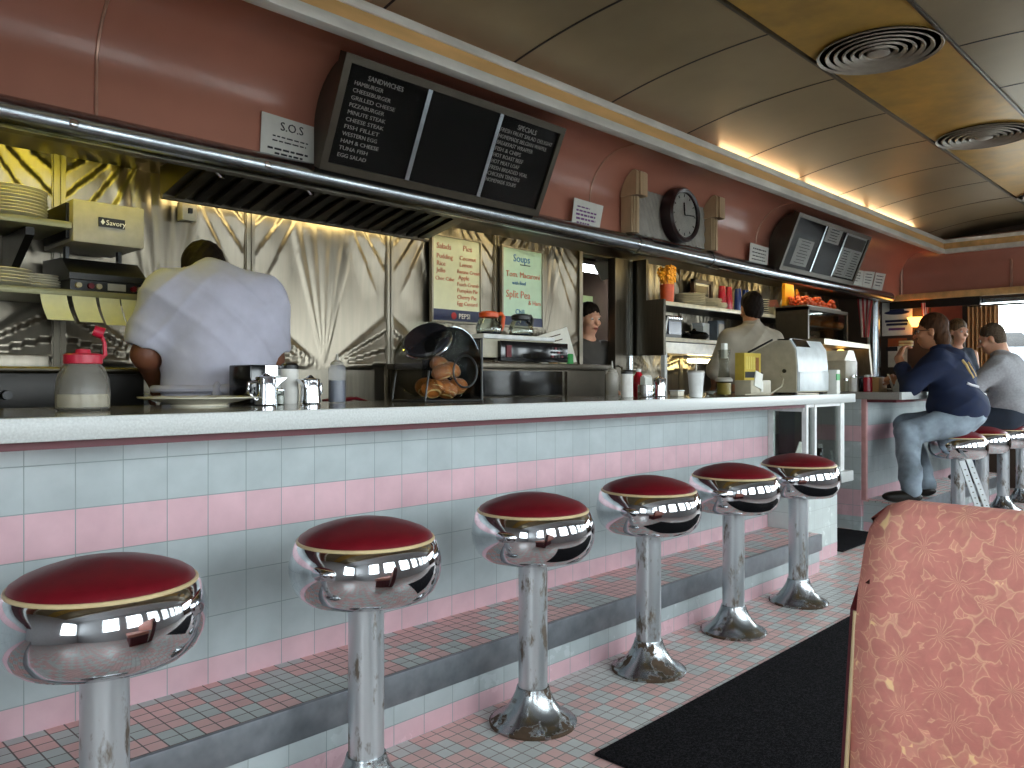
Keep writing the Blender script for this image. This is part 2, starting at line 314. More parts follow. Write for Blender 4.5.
# stainless wall behind the grill: sunburst-quilted sheets between battens
def quilt(dx, z):
    h = 0.0; zz = z - 1.17; th = math.atan2(dx, zz) if zz > -.4 else 9; r = math.hypot(dx, zz)
    def win(x, a, b, s): return max(0, min(1, (x - a) / s)) * max(0, min(1, (b - x) / s))
    a = abs(th); fade = min(1, r / .18)
    h += .007 * win(a, -.1, .30, .05) * fade * abs(math.cos(th / .30 * PI * 2.5))
    h += .014 * win(a, .92, 1.62, .04) * fade * ((a * 4.6) % 1)
    t2 = math.atan2(dx, 2.32 - z); r2 = math.hypot(dx, 2.32 - z); b = abs(t2)
    h += .012 * win(b, .30, 1.0, .03) * max(0, min(1, (.80 - r2) / .2)) * ((b * 6.4) % 1)
    return h
wb = struct('wall_back', MB().box((XL - .1, YB + .02, 0), (4.64, YB + .12, 2.6)).box((5.20, YB + .02, 0), (XR, YB + .12, 2.6)).box((4.64, YB + .02, 2.06), (5.20, YB + .12, 2.6)), MT['steel_dark'])
seams = [1.13 - .883 * k for k in range(4, 0, -1)] + [1.13 + .883 * k for k in range(5)] + [5.20] + [5.20 + .85 * k for k in range(1, 5)] + [XR]
for a, b in zip(seams[:-1], seams[1:]):
    if a > 4.6 and b < 5.25: continue
    xc = (a + b) / 2; w = b - a - .05
    nu = 110 if a > 0 else 40
    struct('steel_panel', MB().grid(lambda s, t, xc=xc, w=w: (xc + (s - .5) * w, YB + .004 - quilt((s - .5) * w, .55 + 1.52 * t), .55 + 1.52 * t), nu, nu), MT['quilt'], parent=wb, smooth=60)
for x in seams[:-1]:
    if 4.7 < x < 5.1: continue
    m = MB().box((x - .028, YB - .006, .55), (x + .028, YB + .018, 2.07)).box((x - .022, YB - .014, .55), (x - .006, YB - .006, 2.07)).box((x + .006, YB - .014, .55), (x + .022, YB - .006, 2.07))
    struct('batten', m, MT['steel'], parent=wb)
# soffit over the kitchen: upright salmon enamel turning over into the ceiling
def cove_profile():
    p = [(3.10, 2.045)]
    for i in range(13):
        a = PI / 2 * i / 12; p.append((2.82 + .28 * math.cos(a), 2.215 + .28 * math.sin(a)))
    p.append((2.575, 2.50)); return p
cp = cove_profile()
sof = MB()
n = len(cp); back = [(p[0] + .03, p[1] + (0 if i == 0 else .03)) for i, p in enumerate(cp)]
sof.prism(cp + back[::-1], XL, 9.5, 'x')
struct('trim_1', sof, MT['salmon'], smooth=50)
bpy.data.objects['trim_1'].name = 'wall_soffit'
wsf = bpy.data.objects['wall_soffit']
for x in (1.045, 3.9, 6.05):
    struct('joint_strip', MB().tube([(x, y - .004, z) for y, z in cp], .006, 6), MT['salmon_seam'], parent=wsf)
struct('ceiling_kitchen', MB().box((XL, 3.13, 2.07), (XR, YB + .02, 2.11)), MT['steel_dark'])
# ceiling: shallow barrel of tan panels with a flat ochre strip down the middle
def cz(y):
    d = max(0, abs(y - 1.42) - .28); return 2.70 - .08 * (d / .83) ** 2.1
yy = [.05 + .0 + i * (2.79 - .05) / 40 for i in range(41)]
cs = []
y0s, y1s = 1.135, 1.705
def strip(ya, yb, N): return [(ya + (yb - ya) * i / N, cz(ya + (yb - ya) * i / N)) for i in range(N + 1)]
seamx = [at(u, v, Y=2.53)[0] for u, v in ((528, 59), (622, 105), (700, 137))]; pitch = (seamx[2] - seamx[0]) / 2
sx = [seamx[0] + pitch * k for k in range(-9, 18)]; sx = [x for x in sx if XL < x < XR] ; sx = [XL] + sx + [XR]
ceil = struct('ceiling', MB().box((XL - .1, YF - .1, 2.80), (XR + .1, 3.2, 2.9)), MT['tan'])
for a, b in zip(sx[:-1], sx[1:]):
    for ya, yb in ((y1s, 2.74), (.10, y0s)):
        pr = strip(ya, yb, 14); poly = pr + [(y, z + .012) for y, z in pr[::-1]]
        struct('ceiling_panel', MB().prism(poly, a + .002, b - .002, 'x'), MT['tan'], parent=ceil, smooth=40)
for x in sx[1:-1]:
    for ya, yb in ((y1s, 2.74), (.10, y0s)):
        pr = [(y, z - .0015) for y, z in strip(ya, yb, 14)]; poly = pr + [(y, z + .02) for y, z in pr[::-1]]
        struct('seam', MB().prism(poly, x - .006, x + .006, 'x'), MT['dark'], parent=ceil)
struct('ceiling_strip', MB().box((XL, y0s + .012, 2.700), (XR, y1s - .012, 2.715)), MT['ochre'], parent=ceil)
for y in (y0s, y1s): struct('ceiling_bead', MB().box((XL, y - .009, 2.688), (XR, y + .009, 2.718), b=.003), MT['steel_dark'], parent=ceil)
# fascia beam with a band of wood between two bright metal strips, on four sides
def fascia(name, poly_axis, lo, hi, face, zb=2.405):
    parts = []
    for z0, z1, m, out, nm in ((zb, zb + .045, MT['band'], .012, 'lower_band'), (zb + .045, zb + .105, MT['wood'], .0, 'wood_band'), (zb + .105, zb + .142, MT['band'], .008, 'upper_band')):
        f0 = face - out if poly_axis in ('x+', 'y+') else face + out
        f1 = face + .05 if poly_axis in ('x+', 'y+') else face - .05
        a, b = min(f0, f1), max(f0, f1)
        mb = MB().box((lo, a, z0), (hi, b, z1), b=.004) if poly_axis[0] == 'y' else MB().box((a, lo, z0), (b, hi, z1), b=.004)
        parts.append((nm, mb, m))
    root = struct(name, parts[1][1], parts[1][2])
    for nm, mb, m in (parts[0], parts[2]): struct(nm, mb, m, parent=root)
fascia('trim_1', 'y+', XL, 9.0, 2.53); fascia('trim_2', 'x+', .31, 2.53, 9.0); fascia('trim_3', 'y-', XL, 9.0, .31)
# front wall with the long row of windows by the booths
SILL, HEAD = .78, 1.95
wins = [(-1.7 + 1.22 * k, -1.7 + 1.22 * k + .86) for k in range(1, 9)]
fw = MB().box((XL - .1, YF - .1, 0), (XR + .1, YF, SILL)).box((XL - .1, YF - .1, HEAD), (XR + .1, YF, 2.9))
edges = [XL - .1] + [x for w in wins for x in w] + [XR + .1]
for a, b in zip(edges[::2], edges[1::2]): fw.box((a, YF - .1, SILL), (b, YF, HEAD))
struct('wall_front', fw, MT['hallgrey'])
for i, (a, b) in enumerate(wins):
    w = struct(f'window_{i + 1}', MB().box((a + .03, YF - .052, SILL + .03), (b - .03, YF - .048, HEAD - .03)), MT['window'])
    struct('window_frame', MB().box((a, YF - .07, SILL), (b, YF - .01, SILL + .035)).box((a, YF - .07, HEAD - .035), (b, YF - .01, HEAD)).box((a, YF - .07, SILL), (a + .035, YF - .01, HEAD)).box((b - .035, YF - .07, SILL), (b, YF - .01, HEAD)), MT['chrome_dull'], parent=w)
fcp = [(2.84 - y - .0, z) for y, z in cp]
struct('soffit_front', MB().prism([(YF, 2.05)] + [(YF + .02, 2.05), (YF + .05, 2.3), (-.6, 2.5), (.26, 2.56), (.26, 2.6), (YF, 2.6)], XL, 9.02, 'x'), MT['hallgrey'], smooth=50); bpy.data.objects['soffit_front']['kind'] = 'structure'
struct('wall_left', MB().box((XL - .1, .3, 0), (XL, YB, 2.9)).box((XL - .1, YF, 0), (XL, .3, SILL)).box((XL - .1, YF, HEAD), (XL, .3, 2.9)).box((XL - .1, YF, SILL), (XL, -.9, HEAD)), MT['hallgrey'])
w = struct('window_11', MB().box((XL - .052, -.87, SILL + .03), (XL - .048, .27, HEAD - .03)), MT['window'])  # added window in the unseen left wall, brightens the booth back and left side
struct('window_frame', MB().box((XL - .07, -.9, SILL), (XL - .01, .3, SILL + .035)).box((XL - .07, -.9, HEAD - .035), (XL - .01, .3, HEAD)).box((XL - .07, -.9, SILL), (XL - .01, -.865, HEAD)).box((XL - .07, .265, SILL), (XL - .01, .3, HEAD)), MT['chrome_dull'], parent=w)
# end wall: salmon soffit over a wooden rail, then dark wall with a window
we = MB().box((XR, 2.36, 0), (XR + .1, 6.0, 2.06)).box((XR, YF, 0), (XR + .1, 2.36, .86)).box((XR, YF, 1.96), (XR + .1, 2.36, 2.06)).box((XR, YF, .86), (XR + .1, -.85, 2.0)).box((XR, YF, 2.06), (XR + .1, 3.9, 2.9))
struct('wall_right', we, MT['wall_dark'])
ep = [(9.10 + (.34) * math.sin(a), 2.24 + .30 * math.cos(a)) for a in [PI / 2 * i / 12 for i in range(13)]]
ep = [(9.04, 2.55)] + ep + [(9.44, 2.05)]
es = struct('soffit_right', MB().prism(ep + [(x + .03, z + .02) for x, z in ep[::-1]], YF, 3.3, 'y'), MT['salmon'], smooth=50); es['kind'] = 'structure'
struct('rail_board', MB().box((9.36, YF, 1.985), (9.45, 3.2, 2.055), b=.006), MT['wood'], parent=es)
struct('dark_header_board', MB().box((9.40, 2.3, 1.90), (9.47, 3.2, 1.985)), MT['dark'], parent=es)  # dark header board below the wooden rail
def arch(y0, y1, z0, z1, r, x, rad):
    pts = [(x, y1, z0)] + [(x, y1 - r + r * math.cos(a), z1 - r + r * math.sin(a)) for a in [PI / 2 * i / 8 for i in range(9)]]
    pts += [(x, y0 + r - r * math.cos(a), z1 - r + r * math.sin(a)) for a in [PI / 2 * i / 8 for i in range(8, -1, -1)]] + [(x, y0, z0)]
    return MB().tube(pts, rad, 6)
struct('arched_bead', arch(2.02, 3.08, 2.06, 2.47, .16, 9.425, .013), MT['salmon_seam'], parent=es)
wi = struct('window_10', MB().box((XR + .04, -.82, .89), (XR + .045, 2.33, 1.93)), MT['window'])
wfm = MB().box((XR - .01, -.85, .86), (XR + .08, 2.36, .90)).box((XR - .01, -.85, 1.92), (XR + .08, 2.36, 1.96))
for y in (-.85, .2, 1.26, 2.32): wfm.box((XR - .01, y, .86), (XR + .08, y + .04, 1.96))
struct('window_frame', wfm, MT['chrome_dull'], parent=wi)
struct('fluted_column', MB().lathe([(.07, 0), (.07, 1.98)], 20, (9.2, 3.30, 0)), MT['chrome_dull'], parent=bpy.data.objects['wall_right'])
# back kitchen seen through the doorway
bk = MB().box((4.2, 5.7, 0), (6.6, 5.8, 2.4)).box((4.1, YB + .12, 0), (4.2, 5.8, 2.4)).box((6.6, YB + .12, 0), (6.7, 5.8, 2.4)).box((4.1, YB + .12, 2.4), (6.7, 5.8, 2.5))
struct('wall_kitchen', bk, MT['wall_dark'])
dj = struct('door_1', MB().box((4.64, YB - .02, 0), (4.68, YB + .14, 2.06)).box((5.20, YB - .02, 0), (5.24, YB + .14, 2.06)), MT['steel'])
# the chrome rail along the foot of the soffit
rl = thing('hood_rail', 'long polished metal pipe rail running under the salmon soffit', 'rail', (3.0, 3.07, 1.99))
obj('rail_pipe', MB().tube([(XL, 3.05, 1.992), (8.95, 3.05, 1.992)], .052, 24), MT['chrome_dull'], rl, world=True)
obj('backing_strip', MB().box((XL, 3.06, 1.945), (8.95, 3.125, 2.05)), MT['dark'], rl, world=True)
obj('end_cap', MB().lathe([(.0, -.01), (.045, 0), (.052, .02), (.052, .05)], 20, M=Matrix.Translation((9.0, 3.05, 1.992)) @ Matrix.Rotation(-PI / 2, 4, 'Y')), MT['salmon_seam'], rl, world=True)
for u in (641, 713):
    x = at(u, 246, Y=3.05)[0]
    obj('collar', MB().tube([(x - .07, 3.05, 1.992), (x - .065, 3.05, 1.992), (x + .065, 3.05, 1.992), (x + .07, 3.05, 1.992)], [.056, .061, .061, .056], 24), MT['chrome_dull'], rl, world=True)
for u, v in ((74, 127), (268, 168), (640, 255)):
    x = at(u, v, Y=3.0)[0]
    obj('bracket_bolt', MB().ball((x, 3.0, 1.985), (.016, .008, .016), 12, 8), MT['chrome'], rl, world=True)
# lamps: fluorescent tubes in the cove, behind the rail, in the back kitchen
def tube_lamp(x0, x1, y, z, m, label, r=.013, grp=None):
    t = thing('fluorescent_lamp', label, 'lamp', ((x0 + x1) / 2, y, z), 0, grp)
    obj('tube', MB().tube([(x0 + .02, y, z), (x1 - .02, y, z)], r, 12), MT[m], t, world=True)
    for x in (x0, x1 - .03): obj('end_socket', MB().box((x, y - .016, z - .03), (x + .03, y + .016, z + .02)), MT['white'], t, world=True)
xs = at(725, 143, Y=2.56)[0]
for k in range(3):
    a = xs + .02 + k * (8.45 - xs) / 3; tube_lamp(a, a + (8.45 - xs) / 3 - .03, 2.63, 2.556, 'tube_warm', ('warm glowing tube lamp in the ceiling cove above the clock', 'warm glowing tube lamp in the ceiling cove above the smaller menu case', 'warm glowing tube lamp in the ceiling cove nearest the end wall')[k], .012)
for k, (a, b) in enumerate(((-1.3, .0), (.15, 1.5), (3.10, 3.75), (3.8, 4.5), (5.25, 6.5), (6.65, 8.1))):
    tube_lamp(a, b, 3.24, 2.035, 'tube_yellow' if k < 2 else 'tube_kitchen', ('kitchen tube lamp under the soffit beyond the plate shelves', 'kitchen tube lamp under the soffit over the plate shelf', 'kitchen tube lamp under the soffit over the first whiteboard', 'kitchen tube lamp under the soffit over the second whiteboard', 'kitchen tube lamp under the soffit over the flower pot shelf', 'kitchen tube lamp under the soffit over the pastry case')[k])
tube_lamp(1.56, 3.0, 3.70, 1.972, 'tube_kitchen', 'warm tube lamp tucked behind the lower lip of the hood', .010)
t = thing('fluorescent_lamp', 'bright white strip light on the back kitchen ceiling', 'lamp', (5.9, 4.78, 2.18))
obj('tube', MB().box((5.3, 4.70, 2.15), (6.5, 4.86, 2.18)), MT['tube_white'], t, world=True)
obj('lamp_housing', MB().box((5.28, 4.66, 2.18), (6.52, 4.90, 2.22)), MT['white'], t, world=True)
MT['vent_grey'] = mat('vent_grey', '#a59c8e', .45, .3)
# ceiling air vents of concentric rings
for i, (u, v, lb) in enumerate(((879, 51, 'largest round ceiling vent of concentric rings on the ochre strip'), (984, 136, 'second round ceiling vent along the ochre strip'), (1040, 196, 'farthest round ceiling vent cut by the photo edge'))):
    p = at(u, v, Z=2.695); p.y = 1.42
    t = thing('ceiling_vent', lb, 'vent', (p.x, p.y, 2.70), 0, None)
    R = .282
    obj('backing', MB().lathe([(0, -.004), (R * .95, -.004), (R * .95, .0)], 40), MT['black'], t)
    for k in range(7):
        r = R * (1 - k * .137); w = .020 if k else .014
        obj('ring', MB().lathe([(r - w, -.006), (r - w * .75, -.010 - .0015 * k), (r - .004, -.016 - .0015 * k), (r, -.013), (r - w * .55, -.006)] if k < 6 else [(0, -.028), (r * .6, -.027), (r, -.020), (r, -.008)], 48), MT['vent_grey'], t)
# outside: street level and parked cars beyond the end window
struct('ground_outside', MB().box((-12, -30, -.35), (45, -1.25, -.3)).box((9.7, -1.25, -.35), (45, 14, .95)), MT['asphalt'])
def car(loc, rz, m, label):
    t = thing('parked_car', label, 'car', loc, rz)
    prof = [(-2.1, .25), (-2.15, .7), (-1.9, .92), (-1.2, .98), (-.6, 1.42), (.7, 1.45), (1.35, 1.0), (2.0, .9), (2.15, .6), (2.1, .25)]
    obj('car_body', MB().prism(prof, -.82, .82, 'y'), m, t, bevel=.06)
    for s in (-1, 1): obj('side_window', MB().prism([(-1.02, 1.0), (-.55, 1.36), (.65, 1.38), (1.15, 1.02)], s * .815, s * .835, 'y'), MT['blackgloss'], t)
    for x in (-1.35, 1.35):
        for s in (-1, 1): obj('wheel', MB().tube([(x, s * .64, .32), (x, s * .86, .32)], .32, 20), MT['tyre'], t)
car((24, 5.4, .95), PI / 2 + .1, MT['carpaint'], 'silver parked car outside the end window'); car((25, .6, .95), PI / 2, mat('blue_car_paint', '#7d8ea6', .3, .2), 'pale blue parked car outside, next to the silver one')
# ================================================================== COUNTERS
def counter(x0, x1, label, tx0, tx1):
    t = thing('diner_counter', label, 'counter', (x0, 2.2, 0))
    obj('tiled_front', MB().box((x0, 2.25, 0), (x1, 2.62, .975)), MATS['front_tile'], t, world=True)
    obj('trim_strip', MB().box((x0, 2.02, .945), (x1, 2.25, .966)), MT['maroon'], t, world=True)
    obj('countertop_edge', MB().box((tx0, 1.965, .966), (tx1, 1.985, 1.020), b=.004), MT['laminate'], t, world=True)
    obj('countertop', MB().box((tx0 + .001, 1.985, .966), (tx1 - .001, 2.74, 1.019)), MT['top'], t, world=True)
    st = obj('footrest_step', MB().box((x0, 1.935, 0), (x1, 2.25, .212)), MATS['riser_tile'], t, world=True)
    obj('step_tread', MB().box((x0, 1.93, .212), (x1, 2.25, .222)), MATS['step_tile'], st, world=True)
    obj('step_nosing', MB().box((x0, 1.918, .128), (x1, 1.934, .222), b=.003), MT['lip'], st, world=True)
    return t
c1 = counter(XL + .005, 4.55, 'long diner counter faced in teal and pink tile, six stools along it', XL + .005, 5.17)
c2 = counter(6.07, 8.75, 'far diner counter beyond the passage, where two customers sit', 6.02, 8.75)
obj('end_panel', MB().box((6.045, 2.26, 0), (6.069, 2.62, .966)), MATS['side_tile'], c2, world=True)
obj('corner_post', MB().box((6.05, 2.225, .222), (6.09, 2.26, .966), b=.004), mat('pink_post', '#b98a88', .4), c2, world=True)
# glass display case under the end of the counter, on its tiled cabinet
t = thing('display_case', 'glass display case under the counter end, on a tiled base', 'display case', (4.85, 2.3, 0))
obj('tiled_base', MB().box((4.555, 2.05, 0), (5.09, 2.62, .47)), MATS['cabinet_tile'], t, world=True)
obj('ledge', MB().box((4.555, 1.975, .47), (5.165, 2.64, .535), b=.006), MT['laminate'], t, world=True)
fr = MB()
for x, y in ((4.575, 2.03), (4.69, 2.03), (5.075, 2.03), (5.105, 2.03)): fr.box((x - .014, y - .014, .535), (x + .014, y + .014, .966))
fr.box((4.56, 2.02, .535), (5.12, 2.05, .56)).box((4.56, 2.02, .945), (5.12, 2.05, .966)).box((4.555, 2.22, .535), (4.585, 2.25, .966)).box((4.556, 2.03, .535), (4.58, 2.24, .58)).box((4.556, 2.03, .92), (4.58, 2.24, .966))
obj('case_frame', fr, MT['white'], t, world=True)
obj('front_pane', MB().box((4.59, 2.030, .56), (5.10, 2.034, .945)), MT['glass'], t, world=True)
obj('side_pane', MB().box((4.564, 2.05, .57), (4.568, 2.23, .93)), MT['glass'], t, world=True)
obj('back_board', MB().box((4.59, 2.52, .535), (5.12, 2.54, .966)), mat('brown_board', '#5d4434', .6), t, world=True)
single('paper_slip', MB().box((-.06, -.003, 0), (.06, .003, .15), Matrix.Rotation(.25, 4, 'X') @ Matrix.Rotation(.2, 4, 'Y')), MT['paper'], 'white paper slip standing inside the glass display case', 'paper', (4.93, 2.25, .565))
t = thing('gum_box', 'orange snack box lying open in the glass display case', 'box', (4.86, 2.15, .536))
obj('box_tray', MB().box((-.12, -.05, 0), (.12, .05, .05)), MT['orange'], t); obj('box_lid', MB().box((-.12, .05, .05), (.12, .056, .10), Matrix.Rotation(-.2, 4, 'X')), MT['orange'], t)
t = thing('candy_jar', 'dark jar with white cap inside the glass display case', 'jar', (5.03, 2.14, .536))
obj('jar_body', MB().lathe([(.025, 0), (.028, .01), (.028, .12), (.02, .14)], 16), MT['blackgloss'], t); obj('jar_cap', MB().lathe([(.022, .14), (.022, .165), (.0, .168)], 16), MT['white'], t)
# ------------------------------------------------------------------ stools
def make_stool():
    t = thing('counter_stool', 'x', 'stool')
    obj('base_flange', MB().lathe([(.140, 0), (.142, .008), (.136, .014), (.118, .022), (.098, .036), (.080, .056), (.066, .080), (.057, .100), (.054, .112), (.052, .118)], 40), MT['flange'], t)
    obj('pole', MB().lathe([(.047, .113), (.047, .56)], 32), MT['pole'], t)
    obj('chrome_ring', MB().lathe([(.09, .532), (.138, .530), (.162, .536), (.181, .554), (.194, .581), (.199, .608), (.198, .633), (.193, .656), (.184, .677), (.175, .684), (.10, .684)], 56), MT['chrome'], t)
    obj('piping', MB().tube([(.176 * math.cos(a), .176 * math.sin(a), .684) for a in [2 * PI * i / 48 for i in range(48)]], .0048, 8, closed=True), MT['piping'], t)
    obj('cushion', MB().lathe([(.168, .678), (.175, .687), (.171, .696), (.155, .707), (.128, .718), (.092, .729), (.045, .738), (0, .740)], 56), MT['red'], t)
    return t
SL = ['nearest counter stool, oxblood seat, its base cut off by the photo edge', 'second nearest counter stool, base cut off at the floor edge of the photo', 'third counter stool from the camera, whole flared base in view', 'fourth counter stool from the camera, between third and fifth', 'fifth counter stool from the camera, rusty streak down its pole', 'sixth counter stool, in front of the glass display case']
st0 = make_stool(); st0['label'] = SL[0]; st0['group'] = 'red stools along the long counter'; st0.location = (1.911 - 2 * .652, 1.75, 0)
for k in range(1, 6): dup(st0, (1.911 + (k - 2) * .652, 1.75, 0), .9 * k, SL[k])
FS = ['far counter stool carrying the customer in navy', 'empty far counter stool between the two seated customers', 'far counter stool under the customer in grey sweatshirt', 'farthest counter stool, beyond the customer in grey sweatshirt']
for k in range(4): dup(st0, (6.56 + k * .66, 1.75, 0), .5 + 1.3 * k, FS[k], 'red stools along the far counter')
# ------------------------------------------------------------------ mats, booth
m1 = single('floor_mat', MB().box((1.862, .55, .0005), (5.7, 1.462, .010), b=.004), MT['mat'], 'black looped mat in the aisle beside the stools', 'mat', (0, 0, 0))
m2 = single('floor_mat', MB().box((5.18, 2.05, .0005), (5.98, 3.4, .010), b=.004), MT['mat'], 'black mat in the passage between the two counters', 'mat', (0, 0, 0))
B0 = Vector((1.20, .49, 0)); TL = Vector((.20, 0, 1))   # reclined bench back
t = thing('booth_bench', 'booth bench with floral rust and gold fabric back, seen close up', 'booth', (1.3, -.2, 0))
def bx(h, d): return 1.155 + h * .155 + d
def cushion(s, v):
    # profile round the front, over the top and down the back; v along the width
    y = .484 - 1.30 * v; prof = [(0, .47), (-.012, .60), (-.015, .72), (-.008, .82), (.004, .865), (.022, .893), (.050, .908), (.085, .908), (.115, .893), (.130, .86), (.14, .47)]
    k = s * (len(prof) - 1); i = min(int(k), len(prof) - 2); f = k - i; d = prof[i][0] * (1 - f) + prof[i + 1][0] * f; z = prof[i][1] * (1 - f) + prof[i + 1][1] * f
    e = min(v, 1 - v) * 1.30; q = max(0, 1 - e / .045); dd = d + (.020 * q * q * (1 if d < .06 else -1)); zz = z - .030 * q * q * (1 if z > .8 else 0)
    return (bx(zz, dd), y + .006 * q * 0, zz)
mb = MB().grid(cushion, 60, 60)
e0 = [cushion(i / 60, 0) for i in range(61)]; e1 = [cushion(i / 60, 1) for i in range(61)]; mb.add(e0, [tuple(range(61))]); mb.add(e1, [tuple(range(61))[::-1]])
obj('back_cushion', mb, MT['floral'], t, world=True, smooth=60)
sp = [(bx(0, .012), 0), (bx(.74, .016), .74), (bx(.78, .05), .78), (bx(.87, .10), .87), (bx(.8, .135), .8), (bx(0, .14), 0)]
obj('side_panel', MB().prism(sp, .485, .497, 'y'), MT['burg'], t, world=True)
obj('edge_bead', MB().tube([(bx(z, .008), .486, z) for z in (.12, .3, .5, .7, .74)], .0035, 8), MT['piping'], t, world=True)
obj('seat_base', MB().box((.72, -.83, .0), (1.17, .47, .36)), MT['burg'], t, world=True)
obj('seat_cushion', MB().box((.66, -.83, .36), (1.19, .47, .47), b=.04), MT['floral'], t, world=True)
# ------------------------------------------------------------------ menu cases on the soffit
def menu_case(name, label, x0, x1, bot, top, cols, cat='menu board'):
    """bot, top: (y, z) of the tilted face's lower and upper edge"""
    t = thing(name, label, cat, ((x0 + x1) / 2, bot[0], bot[1]))
    b = Vector((0, bot[0], bot[1])); tp = Vector((0, top[0], top[1])); up = (tp - b); H = up.length; up.normalize(); xd = Vector((1, 0, 0)); nn = xd.cross(up)
    def P(x, h, d=0): return Vector((x, 0, 0)) + b + up * h + nn * d
    def slab(xa, xb, ha, hb, d0, d1):
        m = MB(); vs = [P(x, h, d) for d in (d0, d1) for h in (ha, hb) for x in (xa, xb)]
        return m.add(vs, [(0, 1, 3, 2), (4, 6, 7, 5), (0, 4, 5, 1), (2, 3, 7, 6), (0, 2, 6, 4), (1, 5, 7, 3)])
    side = [(bot[0], bot[1] - .005), (top[0], top[1])] + [(2.815 + .27 * math.cos(a), 2.205 + .27 * math.sin(a)) for a in [PI / 2 - .35 - (PI / 2 - .35) * i / 8 for i in range(9)]] + [(3.085, 2.06)]
    obj('casing', MB().prism(side, x0 + .045, x1 - .012, 'x'), MT['frame'], t, world=True)
    obj('felt_board', slab(x0 + .02, x1 - .02, .02, H - .02, -.002, .004), MT['felt'], t, world=True)
    fw = .034
    f = MB()
    for q in (slab(x0, x1, 0, fw, -.03, .02), slab(x0, x1, H - fw, H, -.03, .02), slab(x0, x0 + fw, fw, H - fw, -.03, .02), slab(x1 - fw, x1, fw, H - fw, -.03, .02)): f.add(q.v, q.f)
    obj('case_frame', f, MT['frame'], t, world=True)
    for x in cols: obj('divider', slab(x - .012, x + .012, fw, H - fw, .0, .016), MT['chrome_dull'], t, world=True)
    obj('glass_door', slab(x0 + fw, x1 - fw, fw, H - fw, .010, .012), MT['menu_glass'], t, world=True)
    return t, P, up, H
MT['menu_glass'] = glass_mat('menu_glass', '#e8e8e8', .018, .03)
m1t, P, up, H = menu_case('menu_case', 'large black letterboard menu case, three panels of white lettering, by the hood', 1.895, 3.288, (2.99, 2.015), (2.785, 2.455), (2.36, 2.82))
def lines(rows, x, h0, dh, size, w=None, first=None):
    for i, r in enumerate(rows):
        if first and i == 0: text(r, size * 1.25, P(x + first, h0, .0055), (1, 0, 0), up, MT['letter'], m1t); continue
        text(r, size, P(x, h0 - dh * i, .0055), (1, 0, 0), up, MT['letter'], m1t, width=len(r) * (w or .0165))
lines(['SANDWICHES', 'HAMBURGER', 'CHEESEBURGER', 'GRILLED CHEESE', 'PIZZABURGER', 'MINUTE STEAK', 'CHEESE STEAK', 'FISH FILLET', 'WESTERN EGG', 'HAM & CHEESE', 'TUNA FISH', 'EGG SALAD'], 1.972, H - .082, .0305, .024, first=.06)
lines(['SPECIALS', 'FRESH FRUIT SALAD DELIGHT', 'HOMEMADE BELGIAN WAFFLE', 'BREAKFAST WRAPPER', 'FISH & CHIPS', 'HOT ROAST BEEF', 'HOT MEAT LOAF', 'FRESH BREADED VEAL', 'CHICKEN TENDERS', 'HOMEMADE SOUPS'], 2.845, H - .082, .0315, .028, w=.0155, first=.11)
m2t, P2, up2, H2 = menu_case('menu_case', 'smaller black menu case with paper menus inside, above the pastry case', 6.21, 7.755, (2.99, 2.018), (2.815, 2.455), (6.78, 7.22))
def sheet(xa, xb, ha, hb, d=.0075, m='paper', rows=0, nm='paper_menu'):
    mb = MB(); vs = [P2(x, h, dd) for dd in (.005, d) for h in (ha, hb) for x in (xa, xb)]
    mb.add(vs, [(0, 1, 3, 2), (4, 6, 7, 5), (0, 4, 5, 1), (2, 3, 7, 6), (0, 2, 6, 4), (1, 5, 7, 3)]); s = obj(nm, mb, MT[m], m2t, world=True)
    if rows:
        r = MB()
        for i in range(rows):
            h = hb - (hb - ha) * (i + .8) / (rows + .6); w = (xb - xa) * random.uniform(.5, .8); x = xa + (xb - xa - w) / 2
            r.add([P2(x, h, d + .0004), P2(x + w, h, d + .0004), P2(x + w, h + .006, d + .0004), P2(x, h + .006, d + .0004)], [(0, 1, 2, 3)])
        obj('print', r, MT['ink'], s, world=True)
sheet(6.38, 6.68, .06, .28, rows=8); sheet(6.84, 7.14, .31, .44, rows=5); sheet(7.24, 7.71, .05, .44, rows=0, m='white'); sheet(7.26, 7.46, .05, .30, d=.009, rows=10); sheet(7.49, 7.70, .05, .30, d=.009, rows=10)
sheet(7.26, 7.69, .31, .42, d=.010, m='frame', nm='menu_picture')
# ------------------------------------------------------------------ clock between two deco pilasters
xc = at(680, 216, Y=3.0)[0]; xl = at(635.5, 240, Y=3.0)[0]; xr = at(714.5, 250, Y=3.0)[0]
for i, (x, lb) in enumerate(((xl, 'pale deco pilaster beside the clock, on the hood end'), (xr, 'pale deco pilaster beside the clock, on the notice end'))):
    t = thing('deco_pilaster', lb, 'pilaster', (x, 3.05, 2.05))
    ml = mat('limed_wood', '#bda27e', .5, 0, .12, 8, brushed=(4, 1, .3))
    sh = MB()
    for k, w in ((0, .085), (1, .06), (2, .03)): sh.box((x - w / 2, 3.0 - .010 * k, 2.05), (x + w / 2, 3.085, 2.285), b=.005)
    obj('shaft', sh, ml, t, world=True)
    q = [(2.95, 2.28), (2.95, 2.425), (2.965, 2.44), (2.99, 2.432), (3.03, 2.395), (3.06, 2.345), (3.075, 2.28)]
    obj('stepped_cap', MB().prism(q, x - .062, x + .062, 'x').prism([(a - .014 if n < 2 else a, b) for n, (a, b) in enumerate(q)], x - .035, x + .035, 'x'), ml, t, world=True)
t = thing('fluted_panel', 'grey panel of slanting flutes mounted behind the round clock', 'panel', ((xl + xr) / 2, 3.06, 2.06))
